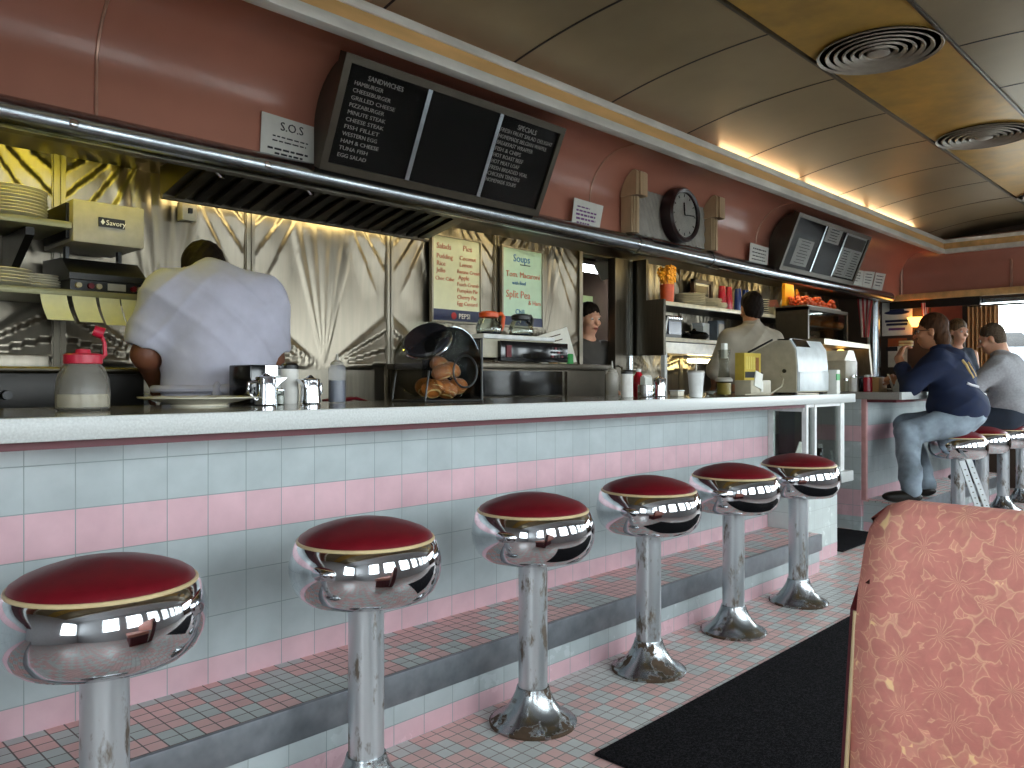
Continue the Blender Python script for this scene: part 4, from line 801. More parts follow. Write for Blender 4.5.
# lower shelf things
l = onshelf(661, 3.58, ZL); t = thing('slice_toaster', 'dark slotted toaster with white side panel on the lower back shelf', 'toaster', l)
obj('toaster_body', MB().prism([(-.13, 0), (-.13, .03), (-.06, .165), (.14, .165), (.14, 0)], -.10, .10, 'y'), MT['black'], t); obj('white_side', MB().prism([(-.135, 0), (-.135, .035), (-.06, .17), (-.05, .17), (-.10, .0)], -.105, -.10, 'y'), MT['white'], t)
for k in range(6): obj('chrome_rib', MB().box((-.05 + k * .034, -.108, .15), (-.03 + k * .034, .10, .178), b=.003), MT['chrome'], t)
obj('brown_jar_row', MB().box((-.06, -.112, .03), (.12, -.102, .13)), MT['syrup'], t)
l = onshelf(694, 3.56, ZL); t = thing('saute_pan', 'black pan with lid lying on the lower back shelf', 'pan', l)
obj('pan_body', MB().lathe([(.09, 0), (.12, .03), (.125, .045), (.118, .045), (.09, .008), (0, .006)], 32), MT['black'], t); obj('pan_handle', MB().tube([(-.11, -.03, .04), (-.2, -.05, .06), (-.25, -.06, .055)], [.01, .012, .010], 8), MT['black'], t); obj('pan_lid', MB().lathe([(.12, .045), (.10, .065), (.02, .08), (.012, .10), (0, .10)], 32), MT['blackgloss'], t)
l = onshelf(703, 3.68, ZL); t = thing('napkin_box', 'white box with torn corner standing behind the black pan', 'box', l); obj('box_body', MB().prism([(-.08, 0), (-.08, .13), (-.04, .165), (.09, .16), (.09, 0)], -.05, .05, 'y'), MT['paper'], t); obj('box_flap', MB().prism([(-.08, .13), (-.10, .165), (-.04, .165)], -.05, .05, 'y'), MT['white'], t)
l = onshelf(716, 3.60, ZL); t = thing('card_reader', 'grey upright plastic box on the lower back shelf', 'box', l); obj('box_body', MB().box((-.06, -.05, 0), (.06, .05, .19), b=.01), mat('slate_plastic', '#5b646c', .4), t); obj('box_face', MB().box((-.045, -.053, .04), (.045, -.049, .16)), MT['steel_dark'], t)
for k, u in enumerate((768, 773, 778, 783)):
    l = onshelf(u, 3.50, ZL); single('drinking_glass', MB().lathe([(.034, 0), (.037, .004), (.030, .13), (.026, .13), (.032, .006)], 24), MT['cloudy_glass'] if 'cloudy_glass' in MT else MT.setdefault('cloudy_glass', haze_mat('cloudy_glass', '#c8ccca', .6)), 'frosted drinking glass in the row beside the cook by the register', 'glass', l, 0, 'frosted glasses beside the cook')
# pastry case and amber display beyond the second cook
xa, xb = at(808, 330, Y=3.12)[0], at(848, 330, Y=3.12)[0]
t = thing('pastry_case', 'glass fronted pastry case under a tray of orange candies', 'display case', ((xa + xb) / 2, 3.27, 1.2))
z0, z1 = EYE - (345 - V0) / FPX * depth((xa, 3.12)), EYE + (V0 - 306) / FPX * depth((xa, 3.12))
f = MB().box((xa, 3.12, z0), (xb, 3.43, z0 + .03)).box((xa, 3.12, z1 - .03), (xb, 3.43, z1)).box((xa, 3.12, z0), (xa + .03, 3.15, z1)).box((xb - .03, 3.12, z0), (xb, 3.15, z1)).box((xa, 3.40, z0), (xb, 3.43, z1)).box((xa, 3.15, z0), (xa + .012, 3.40, z1))
obj('case_frame', f, MT['frame'], t, world=True); obj('glass_front', MB().box((xa + .03, 3.128, z0 + .03), (xb - .03, 3.134, z1 - .03)), MT['glass'], t, world=True)
zm = (z0 + z1) / 2; obj('inner_shelf', MB().box((xa + .03, 3.16, zm), (xb - .03, 3.40, zm + .012)), MT['steel'], t, world=True)
for k in range(4): obj('pastry', MB().ball((xa + .2 + k * .28, 3.28, zm + .05), (.09, .07, .045), 12, 8), MT['bread'], t, world=True)
obj('case_stand', MB().box((xa + .05, 3.2, .0), (xb - .05, 3.42, z0)), MT['dark'], t, world=True)
ct = thing('candy_tray', 'tray heaped with orange wrapped candies on top of the pastry case', 'tray', ((xa + xb) / 2, 3.27, z1 + .001))
obj('tray_base', MB().box((xa + .05, 3.15, z1 + .001), (xb - .1, 3.40, z1 + .02)), MT['steel'], ct, world=True)
cand = MB()
for k in range(90): cand.ball((random.uniform(xa + .1, xb - .15), random.uniform(3.17, 3.38), z1 + .03 + random.uniform(0, .07)), (.035, .025, .022), 8, 5)
o = obj('candies', cand, MT['orange'], ct, world=True); o['kind'] = 'stuff'
l = (xa + .16, 3.37, z1 + .021); t = thing('snack_bag', 'yellow snack bag behind the orange candies', 'bag', l); obj('bag_body', MB().slab(lambda s, q: (-.09 + .18 * s, -.04 * math.sin(PI * s) * math.sin(PI * q), .24 * q), 10, 10, (0, .03, 0)), MT['petal'], t); obj('bag_seal', MB().box((-.09, -.004, .235), (.09, .034, .26)), MT['white'], t)
za = EYE + (V0 - 346) / FPX * depth((xa, 2.95))
t = thing('warmer_case', 'amber lit warmer case with a slanted lid beyond the register', 'display case', (7.1, 2.95, 0))
xw0, xw1 = at(815, 360, Y=2.90)[0], at(866, 360, Y=2.90)[0]
obj('case_body', MB().box((xw0, 2.84, 0), (xw1, 3.08, 1.0)), MT['steel_dark'], t, world=True); obj('back_plate', MB().box((xw0, 3.06, 1.0), (xw1 - .15, 3.08, za + .02)), MT['steel'], t, world=True)
obj('slanted_lid', MB().prism([(xw0, za), (xw0, za + .05), (xw1 - .12, za + .03), (xw1 - .01, 1.02), (xw1 - .05, 1.02), (xw1 - .15, za - .01)], 2.82, 3.08, 'y'), MT['steel'], t, world=True)
for k in range(2): obj('warming_bulb', MB().ball((xw0 + .25 + k * .5, 2.98, za - .06), .045, 16, 10), MT['lamp_amber'], t, world=True)
# ================================================================== THINGS ON THE COUNTERS
CT = 1.0195
def oncounter(u, Y): return Vector((at(u, 395, Y=Y).x, Y, CT))
def ph(px, p): return px * depth(p) / FPX
l = oncounter(83, 2.40)
t = thing('batter_jug', 'cloudy plastic jug of batter with a red spout lid', 'jug', l)
obj('jug_body', MB().lathe([(.060, 0), (.068, .006), (.069, .05), (.066, .085), (.055, .115), (.044, .128), (.044, .136), (.040, .136), (.040, .126), (.060, .08), (.064, .05), (.063, .01), (0, .008)], 36), haze_mat('cloudy_clear', '#8f8b82', .5), t)
obj('batter', MB().lathe([(0, .009), (.0655, .009), (.0675, .044), (0, .044)], 36), MT['batter'], t)
ld = obj('lid', MB().lathe([(.047, .128), (.049, .130), (.049, .152), (.044, .156), (.02, .157), (.018, .168), (0, .170)], 32), MT['redlid'], t)
obj('hinge_strap', MB().tube([(.044, 0, .142), (.058, 0, .155), (.056, .0, .19), (.045, 0, .215)], [.006, .006, .005, .005], 8), MT['redlid'], t)
obj('spout_cap', MB().cyl((.028, .002, .222), (.052, -.004, .214), .014, .017, 16), MT['redlid'], t)
l = oncounter(200, 2.55); l.z = CT
t = thing('serving_platter', 'wide white platter stacked on another in front of the cook in white', 'plate', l)
obj('platter_rim', MB().lathe([(0, 0), (.08, 0), (.085, .006), (.15, .020), (.186, .026), (.188, .030), (.15, .026), (.085, .012), (0, .010)], 48), MT['cream'], t)
obj('under_platter', MB().lathe([(0, -.0005), (.085, -.0005), (.09, .0), (.09, .003), (0, .003)], 40), MT['cream'], t)
def creamer(u, Y, label, flip=1, h=.085):
    t = thing('creamer_pitcher', label, 'pitcher', oncounter(u, Y), 0 if flip > 0 else .4, 'x'); del t['group']
    obj('pitcher_body', MB().lathe([(.030, 0), (.036, .004), (.034, .03), (.032, h * .75), (.034, h), (.031, h), (.029, h * .75), (.030, .01), (0, .008)], 28), MT['chrome'], t)
    obj('pitcher_lid', MB().lathe([(.034, h), (.033, h + .006), (.015, h + .010), (.006, h + .018), (0, h + .02)], 24), MT['chrome'], t)
    obj('pitcher_handle', MB().tube([(-.033 * flip, 0, h * .9), (-.062 * flip, 0, h * .85), (-.064 * flip, 0, h * .5), (-.036 * flip, 0, h * .2)], [.005, .006, .006, .004], 10), MT['chrome'], t)
    obj('spout', MB().prism([(.0, h), (.045, h + .004), (.0, h - .03)], -.008, .008, 'y', Matrix.Rotation(0 if flip > 0 else PI, 4, 'Z') @ M4(.028, 0, 0)), MT['chrome'], t)
def shaker(u, Y, label, body, cap, r=.030, h=.13, nm='sugar_shaker', cat='shaker', fill=None):
    t = thing(nm, label, cat, oncounter(u, Y))
    obj('shaker_body', MB().lathe([(r * .92, 0), (r, .004), (r, h * .85), (r * .94, h * .88), (0, h * .88)], 28), body, t)
    obj('shaker_cap', MB().lathe([(r * 1.02, h * .86), (r * 1.02, h * .95), (r * .8, h), (r * .3, h * 1.02), (0, h * 1.02)], 28), cap, t); return t
l = oncounter(257, 2.62); t = thing('napkin_dispenser', 'black napkin dispenser with chrome face beside the cook', 'napkin dispenser', l)
obj('dispenser_body', MB().box((-.055, -.055, 0), (.10, .10, .137), b=.006), MT['blackgloss'], t)
obj('chrome_face', MB().box((.0, -.060, .075), (.098, -.0555, .134)), MT['chrome'], t); obj('napkins', MB().box((.005, -.062, .035), (.092, -.0555, .102), b=.008), MT['white'], t); obj('face_surround', MB().box((.0, -.0585, .004), (.098, -.0555, .075)), MT['chrome_dull'], t)
creamer(266, 2.44, 'chrome creamer pitcher in front of the black napkin dispenser', 1, .088)
shaker(280, 2.46, 'small glass salt shaker between chrome creamer and sugar pourer', MT['glass'], MT['chrome'], .014, .055, 'salt_shaker')
o = single('salt_fill', MB().lathe([(0, .003), (.012, .003), (.012, .030), (0, .032)], 16), MT['sugar'], 'x', 'x', oncounter(280, 2.46)); del o['label']; del o['category']; o.parent = bpy.data.objects['salt_shaker']; o.location = (0, 0, 0)
shaker(289.5, 2.55, 'tall sugar pourer with black top beside the chrome creamer', MT['sugar'], MT['black'], .031, .143)
creamer(310.5, 2.50, 'dented chrome creamer with black lid next to the syrup bottle', -1, .082)
l = oncounter(337, 2.55); t = thing('syrup_bottle', 'clear squeeze bottle half full of dark blue syrup', 'bottle', l)
obj('bottle_body', MB().lathe([(.030, 0), (.032, .004), (.032, .125), (.028, .138), (.020, .142)], 28), haze_mat('bottle_plastic', '#c8ccd4', .25), t)
obj('syrup', MB().lathe([(0, .003), (.0312, .003), (.0312, .083), (0, .083)], 28), MT['syrup'], t); obj('nozzle', MB().lathe([(.026, .140), (.022, .150), (.008, .158), (.004, .182), (0, .182)], 18), MT['cloudy'], t)
for k, (u, v, uu, vv) in enumerate(((368, 389, 390, 384), (384, 391, 397, 388))):
    a = at(u, v, Y=2.95); b = at(uu, vv, Y=2.95); z = 1.052
    t = thing('tongs', ('red handled tongs resting on the grill edge, longer pair', 'red handled tongs resting on the grill edge, nearer the muffin jar')[k], 'tongs', (a.x, 3.3, z))
    for s in (-1, 1): obj('tong_arm', MB().tube([(0, s * .012, .02), (.08, s * .02, .03), (.16, s * .008, .012)], [.006, .007, .004], 8), MT['red'], t)
    t.location.z = .987; 
# muffin jar: clear tilted cylinder in a black wire stand with a smoked back plate
l = oncounter(437, 2.42); t = thing('muffin_jar', 'round clear countertop bin of baked muffins with a tipped dark opening', 'jar', l)
Rj = .135; zc = .148
side = Matrix.Translation((0, 0, zc)) @ Matrix.Rotation(PI / 2, 4, 'X')
obj('clear_drum', MB().lathe([(Rj * .92, .115), (Rj, .105), (Rj, -.105), (Rj * .92, -.115), (Rj * .88, -.112), (Rj * .97, -.10), (Rj * .97, .10), (Rj * .88, .112)], 48, M=side, caps=False), MT['acrylic'], t)
for s in (-1, 1): obj('drum_end', MB().lathe([(0, s * .108), (Rj * .96, s * .108), (Rj * .96, s * .111), (0, s * .111)], 48, M=side), MT.get('drum_clear') or MT.setdefault('drum_clear', glass_mat('drum_clear', '#f4f4f0', .015, .05)), t)
mouth = Matrix.Translation((-.075, -.03, zc + .085)) @ Matrix.Rotation(-.75, 4, 'Y') @ Matrix.Rotation(.35, 4, 'X')
obj('dark_lid', MB().lathe([(.088, -.012), (.094, -.004), (.094, .012), (.088, .018), (.0, .024)], 36, M=mouth), MT['smoke_dark'] if 'smoke_dark' in MT else mat('smoke_dark', '#2a2a30', .15, .3), t)
obj('lid_rim', MB().tube([mouth @ Vector((.095 * math.cos(a), .095 * math.sin(a), .0)) for a in [2 * PI * i / 40 for i in range(40)]], .005, 8, closed=True), MT['chrome'], t)
obj('chrome_hood', MB().slab(lambda s, q: ((Rj + .006) * math.cos(1.15 + 1.2 * s - .75), -.10 + .20 * q, zc + (Rj + .006) * math.sin(1.15 + 1.2 * s - .75)), 24, 4, (0, 0, .003)), MT['chrome_dull'], t)
obj('side_ring', MB().tube([(.045 + .062 * math.cos(a), -.116, zc - .03 + .062 * math.sin(a)) for a in [2 * PI * i / 40 for i in range(40)]], .004, 8, closed=True), MT['black'], t)
st = MB().tube([(-.145, -.10, .004), (.15, -.10, .004), (.15, .10, .004), (-.145, .10, .004)], .005, 8, closed=True).tube([(.15, -.10, .004), (.15, -.10, .25), (.15, .10, .25), (.15, .10, .004)], .005, 8).tube([(-.145, -.10, .004), (-.125, -.10, .12)], .004, 8).tube([(-.145, .10, .004), (-.125, .10, .12)], .004, 8)
obj('wire_stand', st, MT['black'], t)
obj('back_plate', MB().box((.02, .112, .01), (.148, .116, .25)), MT['smoke'], t); obj('end_plate', MB().box((.144, -.095, .01), (.148, .112, .25)), MT['smoke'], t)
for k, (dx, dy, dz, r) in enumerate(((-.065, -.05, .052, .045), (.0, -.055, .045, .046), (.062, -.05, .06, .043), (-.03, .03, .055, .046), (.05, .04, .06, .045), (-.01, -.04, .115, .043), (.06, -.02, .125, .040), (.035, .03, .15, .038))):
    mm = Matrix.Rotation(random.uniform(-.6, .6), 3, 'X') @ Matrix.Rotation(random.uniform(-.6, .6), 3, 'Y')
    lb = ('round muffin lying lowest by the jar opening', 'dark muffin at the bottom centre of the clear jar', 'muffin at the bottom of the clear jar near its end plate', 'muffin deep in the clear jar behind the lowest one', 'muffin deep in the clear jar beside the end plate', 'dark domed muffin in the middle of the clear jar', 'split bun showing pale crumb inside the ring of the clear jar', 'topmost muffin in the clear jar')[k]
    t2 = thing('muffin', lb, 'muffin', l + Vector((dx, dy, dz)), 0, None)
    mb = MB().ball((0, 0, 0), (r, r * .95, r * .72), 20, 12, mm)
    obj('muffin_body', mb, MT['bread'], t2)
    obj('muffin_crumb', MB().lathe([(r * .6, -.6 * r), (r * .86, -.28 * r), (r * .93, -.2 * r), (0, -.2 * r)], 20, M=mm.to_4x4()), MT['crumb'], t2)
# by the squeeze bottle
shaker(627, 2.36, 'white sugar pourer with black top beside the red ketchup bottle', MT['sugar'], MT['black'], .030, .135)
l = oncounter(638.5, 2.40); t = thing('ketchup_bottle', 'dark red ketchup bottle behind the chrome napkin stand', 'bottle', l); obj('bottle_body', MB().lathe([(.026, 0), (.029, .005), (.029, .10), (.014, .125), (.012, .13), (0, .13)], 20), MT['redcup'], t); obj('bottle_cap', MB().lathe([(.014, .128), (.014, .142), (.0, .143)], 16), MT['white'], t)
l = oncounter(646, 2.33); t = thing('packet_holder', 'small chrome packet holder filled with white sugar packets', 'holder', l); obj('holder_body', MB().box((-.036, -.028, 0), (.036, .028, .062), b=.004), MT['chrome'], t)
for k in range(5): obj('sugar_packet', MB().box((-.03, -.022 + .009 * k, .02), (.03, -.017 + .009 * k, .10 + .008 * (k % 2)), Matrix.Rotation(.05 * (k - 2), 4, 'Y')), MT['paper'], t)
creamer(659.5, 2.36, 'chrome creamer with black thumb lever near the paper cup', -1, .088)
l = oncounter(696, 2.06); t = thing('paper_cup', 'white paper cup with a straw standing on the counter edge', 'cup', l)
obj('cup_body', MB().lathe([(.028, 0), (.030, .002), (.040, .118), (.042, .121), (.0395, .123), (.038, .118), (.028, .01), (0, .008)], 32), MT['white'], t); obj('cup_lid', MB().lathe([(.041, .119), (.041, .126), (.036, .131), (0, .129)], 32), MT['cloudy'], t); obj('straw', MB().tube([(.0, 0, .03), (.002, .0, .19)], .0028, 8), MT['paper'], t)
l = oncounter(677, 2.30); t = thing('creamer_tub', 'small pale plastic tub lying flat by the paper cup', 'tub', l); obj('tub_body', MB().box((-.03, -.025, 0), (.03, .025, .028), b=.005), MT['cream'], t); obj('tub_lid', MB().box((-.032, -.027, .028), (.032, .027, .033)), MT['white'], t)
l = oncounter(711, 2.08); t = thing('glass_dish', 'small clear glass dish next to the paper cup', 'dish', l); obj('dish_bowl', MB().lathe([(.022, 0), (.024, .004), (.012, .012), (.030, .032), (.027, .032), (.010, .016), (0, .014)], 24), MT['glass'], t); obj('dish_contents', MB().lathe([(0, .015), (.012, .016), (.024, .028), (0, .030)], 20), MT['paper'], t)
l = oncounter(724, 2.14); t = thing('tip_pitcher', 'tall clear plastic pitcher with yellow base beside the till', 'pitcher', l)
obj('pitcher_body', MB().lathe([(.040, 0), (.043, .005), (.043, .075), (.030, .11), (.026, .16), (.030, .21), (.034, .245), (.030, .245), (.022, .16), (.027, .11), (.039, .075), (.038, .01)], 28), MT['acrylic'], t); obj('yellow_filling', MB().lathe([(0, .01), (.036, .01), (.036, .07), (0, .073)], 24), MT['petal_dull'] if 'petal_dull' in MT else mat('petal_dull', '#b8a24a', .6), t); obj('neck_collar', MB().lathe([(.044, .078), (.045, .09), (.034, .10)], 24), MT['cloudy'], t); obj('paper_stub', MB().box((-.012, -.01, .20), (.022, .012, .28), b=.003), MT['paper'], t)
l = oncounter(748, 2.30); t = thing('flyer_box', 'yellow cardboard flyer box standing behind the till', 'box', l)
w = ph(34, l); obj('box_panel', MB().box((-w / 2, -.03, .06), (w / 2, .03, .245)), MT['yellowcard'] if 'yellowcard' in MT else mat('yellowcard', '#c9b048', .7), t)
obj('box_stand', MB().box((-w * .4, -.025, 0), (w * .4, .028, .06)), MT['beige'], t)
obj('dark_print', MB().box((-w * .46, -.0325, .10), (w * .28, -.0305, .135)), MT['ink'], t); obj('picture_print', MB().box((w * .18, -.0325, .09), (w * .36, -.0305, .22)), mat('brown_print', '#8a5a2a', .7), t)
for k in range(4): obj('bottle_print', MB().box((-w * .40 + k * w * .14, -.0325, .15), (-w * .33 + k * w * .14, -.0305, .225)), mat('gold_print', '#d8c86a', .7), t)
l = oncounter(753, 2.16); t = thing('receipt_tray', 'grey plastic tray of receipts between the pitcher and the till', 'tray', l); w = ph(42, l); obj('tray_body', MB().box((-w / 2, -.05, 0), (w / 2, .05, .085), b=.006), MT['beige'], t); obj('receipt', MB().box((-w * .45, -.058, .03), (-w * .1, -.052, .115), Matrix.Rotation(.25, 4, 'Y')), MT['paper'], t); obj('price_tag', MB().box((-w * .05, -.056, .02), (w * .05, -.051, .08)), MT['paper'], t)
# cash register
t = thing('cash_register', 'pale grey cash register with dark keypad at the end of the counter', 'cash register', (4.80, 2.24, CT))
x0, x1 = 4.585, 5.02
sp = [(2.085, 0.012), (2.085, .17), (2.095, .27), (2.13, .325), (2.22, .325), (2.40, .245), (2.41, .10), (2.41, .012)]
obj('register_body', MB().prism([(y, z + CT) for y, z in sp], x0, x1, 'x'), MT['beige'], t, world=True, bevel=.004)
obj('front_panel', MB().prism([(y, z + CT) for y, z in [(2.078, .02), (2.078, .168), (2.089, .272), (2.125, .328), (2.135, .328), (2.10, .27), (2.09, .02)]], x0 + .004, x1 - .004, 'x'), MT['pale'], t, world=True)
obj('drawer', MB().box((x0 + .01, 2.070, CT + .02), (x1 - .01, 2.08, CT + .135), b=.004), MT['pale'], t, world=True)
obj('keypad', MB().box((x0 + .03, 2.14, CT + .325), (x0 + .20, 2.22, CT + .335)), MT['blackgloss'], t, world=True)
obj('display', MB().prism([(2.10, CT + .283), (2.128, CT + .327), (2.12, CT + .332), (2.09, CT + .285)], x0 + .02, x0 + .20, 'x'), MT['blackgloss'], t, world=True)
obj('drawer_lock', MB().cyl((x0 - .001, 2.16, CT + .14), (x0 - .008, 2.16, CT + .14), .012, None, 16), MT['black'], t, world=True)
obj('side_slot', MB().box((x0 - .003, 2.30, CT + .125), (x0, 2.39, CT + .133)), MT['black'], t, world=True); obj('receipt_cutter', MB().prism([(2.24, CT + .325), (2.40, CT + .25), (2.40, CT + .262), (2.24, CT + .335)], x0 + .0, x0 + .012, 'x'), MT['black'], t, world=True)
for x in (x0 + .03, x1 - .03):
    for y in (2.11, 2.38): obj('rubber_foot', MB().cyl((x, y, CT), (x, y, CT + .012), .014), MT['rubber'], t, world=True)
cb = MB().tube([(x0 - .004, 2.18, CT + .115), (x0 - .1, 2.12, CT + .09), (x0 - .25, 2.06, CT + .05), (x0 - .42, 2.04, CT + .012), (x0 - .7, 2.05, CT + .008)], .004, 8); obj('power_cable', cb, MT['beige'], t, world=True)
l = oncounter(827, 2.06); l.x = 5.06; t = thing('mint_carton', 'small white carton with green stripe beside the till', 'box', l); obj('carton_body', MB().box((-.025, -.03, 0), (.025, .03, .15)), MT['paper'], t); obj('carton_stripe', MB().box((-.0255, -.0305, .085), (.0255, -.025, .125)), MT['green'], t)
# far counter things
def onfar(u, Y): p = at(u, 395, Y=Y); return Vector((p.x, Y, CT))
l = onfar(839, 2.55); t = thing('tea_dispenser', 'tall pale grey dispenser at the start of the far counter', 'dispenser', (l.x + .0, l.y, CT)); obj('dispenser_body', MB().box((-.12, -.10, 0), (.12, .10, .24), b=.012), MT['beige'], t); obj('dispenser_top', MB().prism([(-.12, .24), (-.04, .32), (.06, .32), (.12, .24)], -.09, .09, 'y'), MT['cream'], t)
for k, (u, Y, m, c, r, h, nm, lb, cat) in enumerate(((846, 2.45, 'glass', 'chrome', .022, .10, 'salt_shaker', 'glass shaker with chrome top on the far counter', 'shaker'), (853, 2.45, 'sugar', 'chrome', .032, .13, 'sugar_shaker', 'sugar pourer with chrome top on the far counter', 'shaker'), (862, 2.40, 'blackgloss', 'black', .026, .12, 'sauce_bottle', 'dark sauce bottle with black cap on the far counter', 'bottle'), (868, 2.35, 'redcup', 'white', .034, .13, 'ketchup_bottle', 'red ketchup bottle with white cap on the far counter', 'bottle'))):
    t = thing(nm, lb, cat, onfar(u, Y)); obj('bottle_body', MB().lathe([(r * .9, 0), (r, .004), (r, h * .8), (r * .8, h * .86), (0, h * .86)], 20), MT[m], t); obj('bottle_cap', MB().lathe([(r * .84, h * .84), (r * .84, h * .97), (r * .5, h), (0, h)], 20), MT[c], t)
l = onfar(879, 2.30); t = thing('menu_holder', 'brown wooden menu holder on the far counter', 'menu holder', l); obj('holder_box', MB().box((-.09, -.03, 0), (.09, .05, .11), b=.004), MT['cardboard'], t); obj('holder_slot', MB().box((-.08, -.01, .10), (.08, .03, .113)), MT['dark'], t)
l = onfar(893, 2.20); t = thing('folded_menu', 'white folded menu standing open before the man in navy', 'menu', l); obj('menu_leaf', MB().box((-.10, -.002, 0), (.0, .002, .14), Matrix.Rotation(.45, 4, 'Z') @ Matrix.Rotation(-.3, 4, 'X')), MT['paper'], t); obj('menu_leaf', MB().box((-.10, -.002, 0), (.0, .002, .14), Matrix.Rotation(.95, 4, 'Z') @ Matrix.Rotation(.3, 4, 'X')), MT['paper'], t)
l = onfar(903, 2.16); t = thing('dinner_plate', 'white plate in front of the man in navy', 'plate', l); obj('plate_rim', MB().lathe(PL, 32), MT['cream'], t); obj('food', MB().ball((0, 0, .03), (.06, .05, .02), 14, 8), MT['bread'], t)
# striped cloths, posters and sheets at the end wall
def cloth(u0, u1, v0, v1, X, label):
    a, b = at(u0, v0, X=X), at(u1, v1, X=X); y0, y1 = max(a.y, b.y), min(a.y, b.y); n = 7; t = thing('hanging_cloth', label, 'cloth', (X, (y0 + y1) / 2, b.z))
    for k in range(n):
        ya, yb = y0 + (y1 - y0) * k / n, y0 + (y1 - y0) * (k + 1) / n
        obj('red_stripe' if k % 2 == 0 else 'white_stripe', MB().slab(lambda s, q, ya=ya, yb=yb: (X - .03 * math.sin((ya + (yb - ya) * s) * 60) * q, ya + (yb - ya) * s + .04 * q * (k - 3) / 3, a.z + (b.z - a.z) * q), 6, 10, (.004, 0, 0)), MT['redstripe' if k % 2 == 0 else 'whitestripe'], t, world=True)
cloth(857, 873, 299, 337, 8.75, 'red and white striped cloth hanging at the rail end'); cloth(921, 930, 303, 328, 9.40, 'red and white striped cloth hanging behind the man in navy')
def poster(u0, u1, v0, v1, m, label, X=9.44, nm='wall_poster', cat='poster'):
    a, b = at(u0, v0, X=X), at(u1, v1, X=X); t = thing(nm, label, cat, (X, (a.y + b.y) / 2, b.z)); y0, y1 = min(a.y, b.y), max(a.y, b.y)
    obj('poster_sheet', MB().box((X, y0, b.z), (X + .012, y1, a.z)), MT[m], t, world=True); return t, y0, y1, b.z, a.z, X
t, y0, y1, z0, z1, X = poster(882, 912, 303, 335, 'paper', 'white poster with a dark hat emblem on the end wall')
ym = (y0 + y1) / 2; zc = z0 + (z1 - z0) * .68; r = (y1 - y0) * .26
dome = [(ym + r * math.cos(a), zc + r * 1.0 * math.sin(a)) for a in [PI * i / 20 for i in range(21)]]
brim = [(ym + r * 1.6 * math.cos(a), zc + .002 + r * .28 * math.sin(a)) for a in [2 * PI * i / 28 for i in range(28)]]
hb = obj('hat_emblem', MB().prism(dome, X - .003, X, 'x'), MT['navyplate'], t, world=True); obj('hat_brim', MB().prism(brim, X - .005, X - .003, 'x'), MT['navyplate'], t, world=True)
for k, (h, w, m) in enumerate(((.40, .78, 'navyplate'), (.30, .70, 'navyplate'), (.16, .55, 'purple'))): obj('print', MB().box((X - .003, ym - (y1 - y0) * w / 2, z0 + (z1 - z0) * h), (X, ym + (y1 - y0) * w / 2, z0 + (z1 - z0) * (h + .07))), MT[m], t, world=True)
t, y0, y1, z0, z1, X = poster(888, 907, 344, 367, 'cream', 'cream picture sheet below the hat poster'); obj('print', MB().box((X - .003, y0 + .1, z0 + .18), (X, y0 + .22, z0 + .23)), MT['ink'], t, world=True); obj('orange_band', MB().box((X - .003, y0, z1 - .03), (X, y1, z1 + .06)), MT['orange_dull'] if 'orange_dull' in MT else mat('orange_dull', '#a8582e', .7), t, world=True)
poster(898, 909, 371, 377, 'paper', 'small white card low on the end wall'); poster(893, 908, 379, 392, 'cream', 'pale box sign at counter height on the end wall')
poster(931, 962, 303, 320, 'orange_wall' if 'orange_wall' in MT else (MT.__setitem__('orange_wall', mat('orange_wall', '#a04c34', .5)) or 'orange_wall'), 'dull orange panel high on the end wall')
t = thing('wall_lamp', 'small glowing brass wall lamp behind the man in navy', 'lamp', at(917, 322, X=9.40)); obj('lamp_shade', MB().lathe([(.05, -.05), (.10, .05), (.095, .05), (.045, -.05)], 20), MT['lamp_amber'], t); obj('lamp_arm', MB().tube([(.02, 0, -.05), (.09, 0, -.08)], .012, 8), MT['wood'], t)
a, b = at(966, 300, X=9.38), at(998, 372, X=9.38)
t = thing('window_curtain', 'tan curtain drawn to one side of the end window', 'curtain', (9.38, (a.y + b.y) / 2, b.z))
obj('curtain_cloth', MB().slab(lambda s, q: (9.40 + .03 * math.sin(s * 46), b.y + (a.y - b.y) * s, 1.875 - .95 * q), 80, 12, (.006, 0, 0)), MT['curtain'], t, world=True); obj('curtain_rod', MB().tube([(9.40, -.8, 1.885), (9.40, 2.42, 1.885)], .012, 8), MT['chrome_dull'], t, world=True)

t = thing('leaning_slats', 'two pale printed slats leaning under the stool of the man in navy', 'slats', (6.5, 1.6, 0))
for (u0, v0, u1, v1) in ((962, 461, 980, 512), (969, 459, 989, 512)):
    a, b = at(u0, v0, Y=1.56), at(u1, v1, Y=1.50); d = (b - a); b = a + d * ((a.z - .004) / (a.z - b.z)); w = Vector((.022, -.012, 0)); n = Vector((.004, .006, 0))
    obj('slat', MB().add([a - w, a + w, b + w, b - w, a - w + n, a + w + n, b + w + n, b - w + n], [(0, 1, 2, 3), (7, 6, 5, 4), (0, 4, 5, 1), (1, 5, 6, 2), (2, 6, 7, 3), (3, 7, 4, 0)]), MT['pale'], t, world=True)
    pr = MB()
    for k in range(9):
        c = a + (b - a) * (.1 + .07 * k) - n * .15; e = c + (b - a) * .012; pr.add([c - w * .25, c + w * .3, e + w * .3, e - w * .25], [(0, 1, 2, 3)])
    obj('print', pr, MT['steel_dark'], t, world=True)
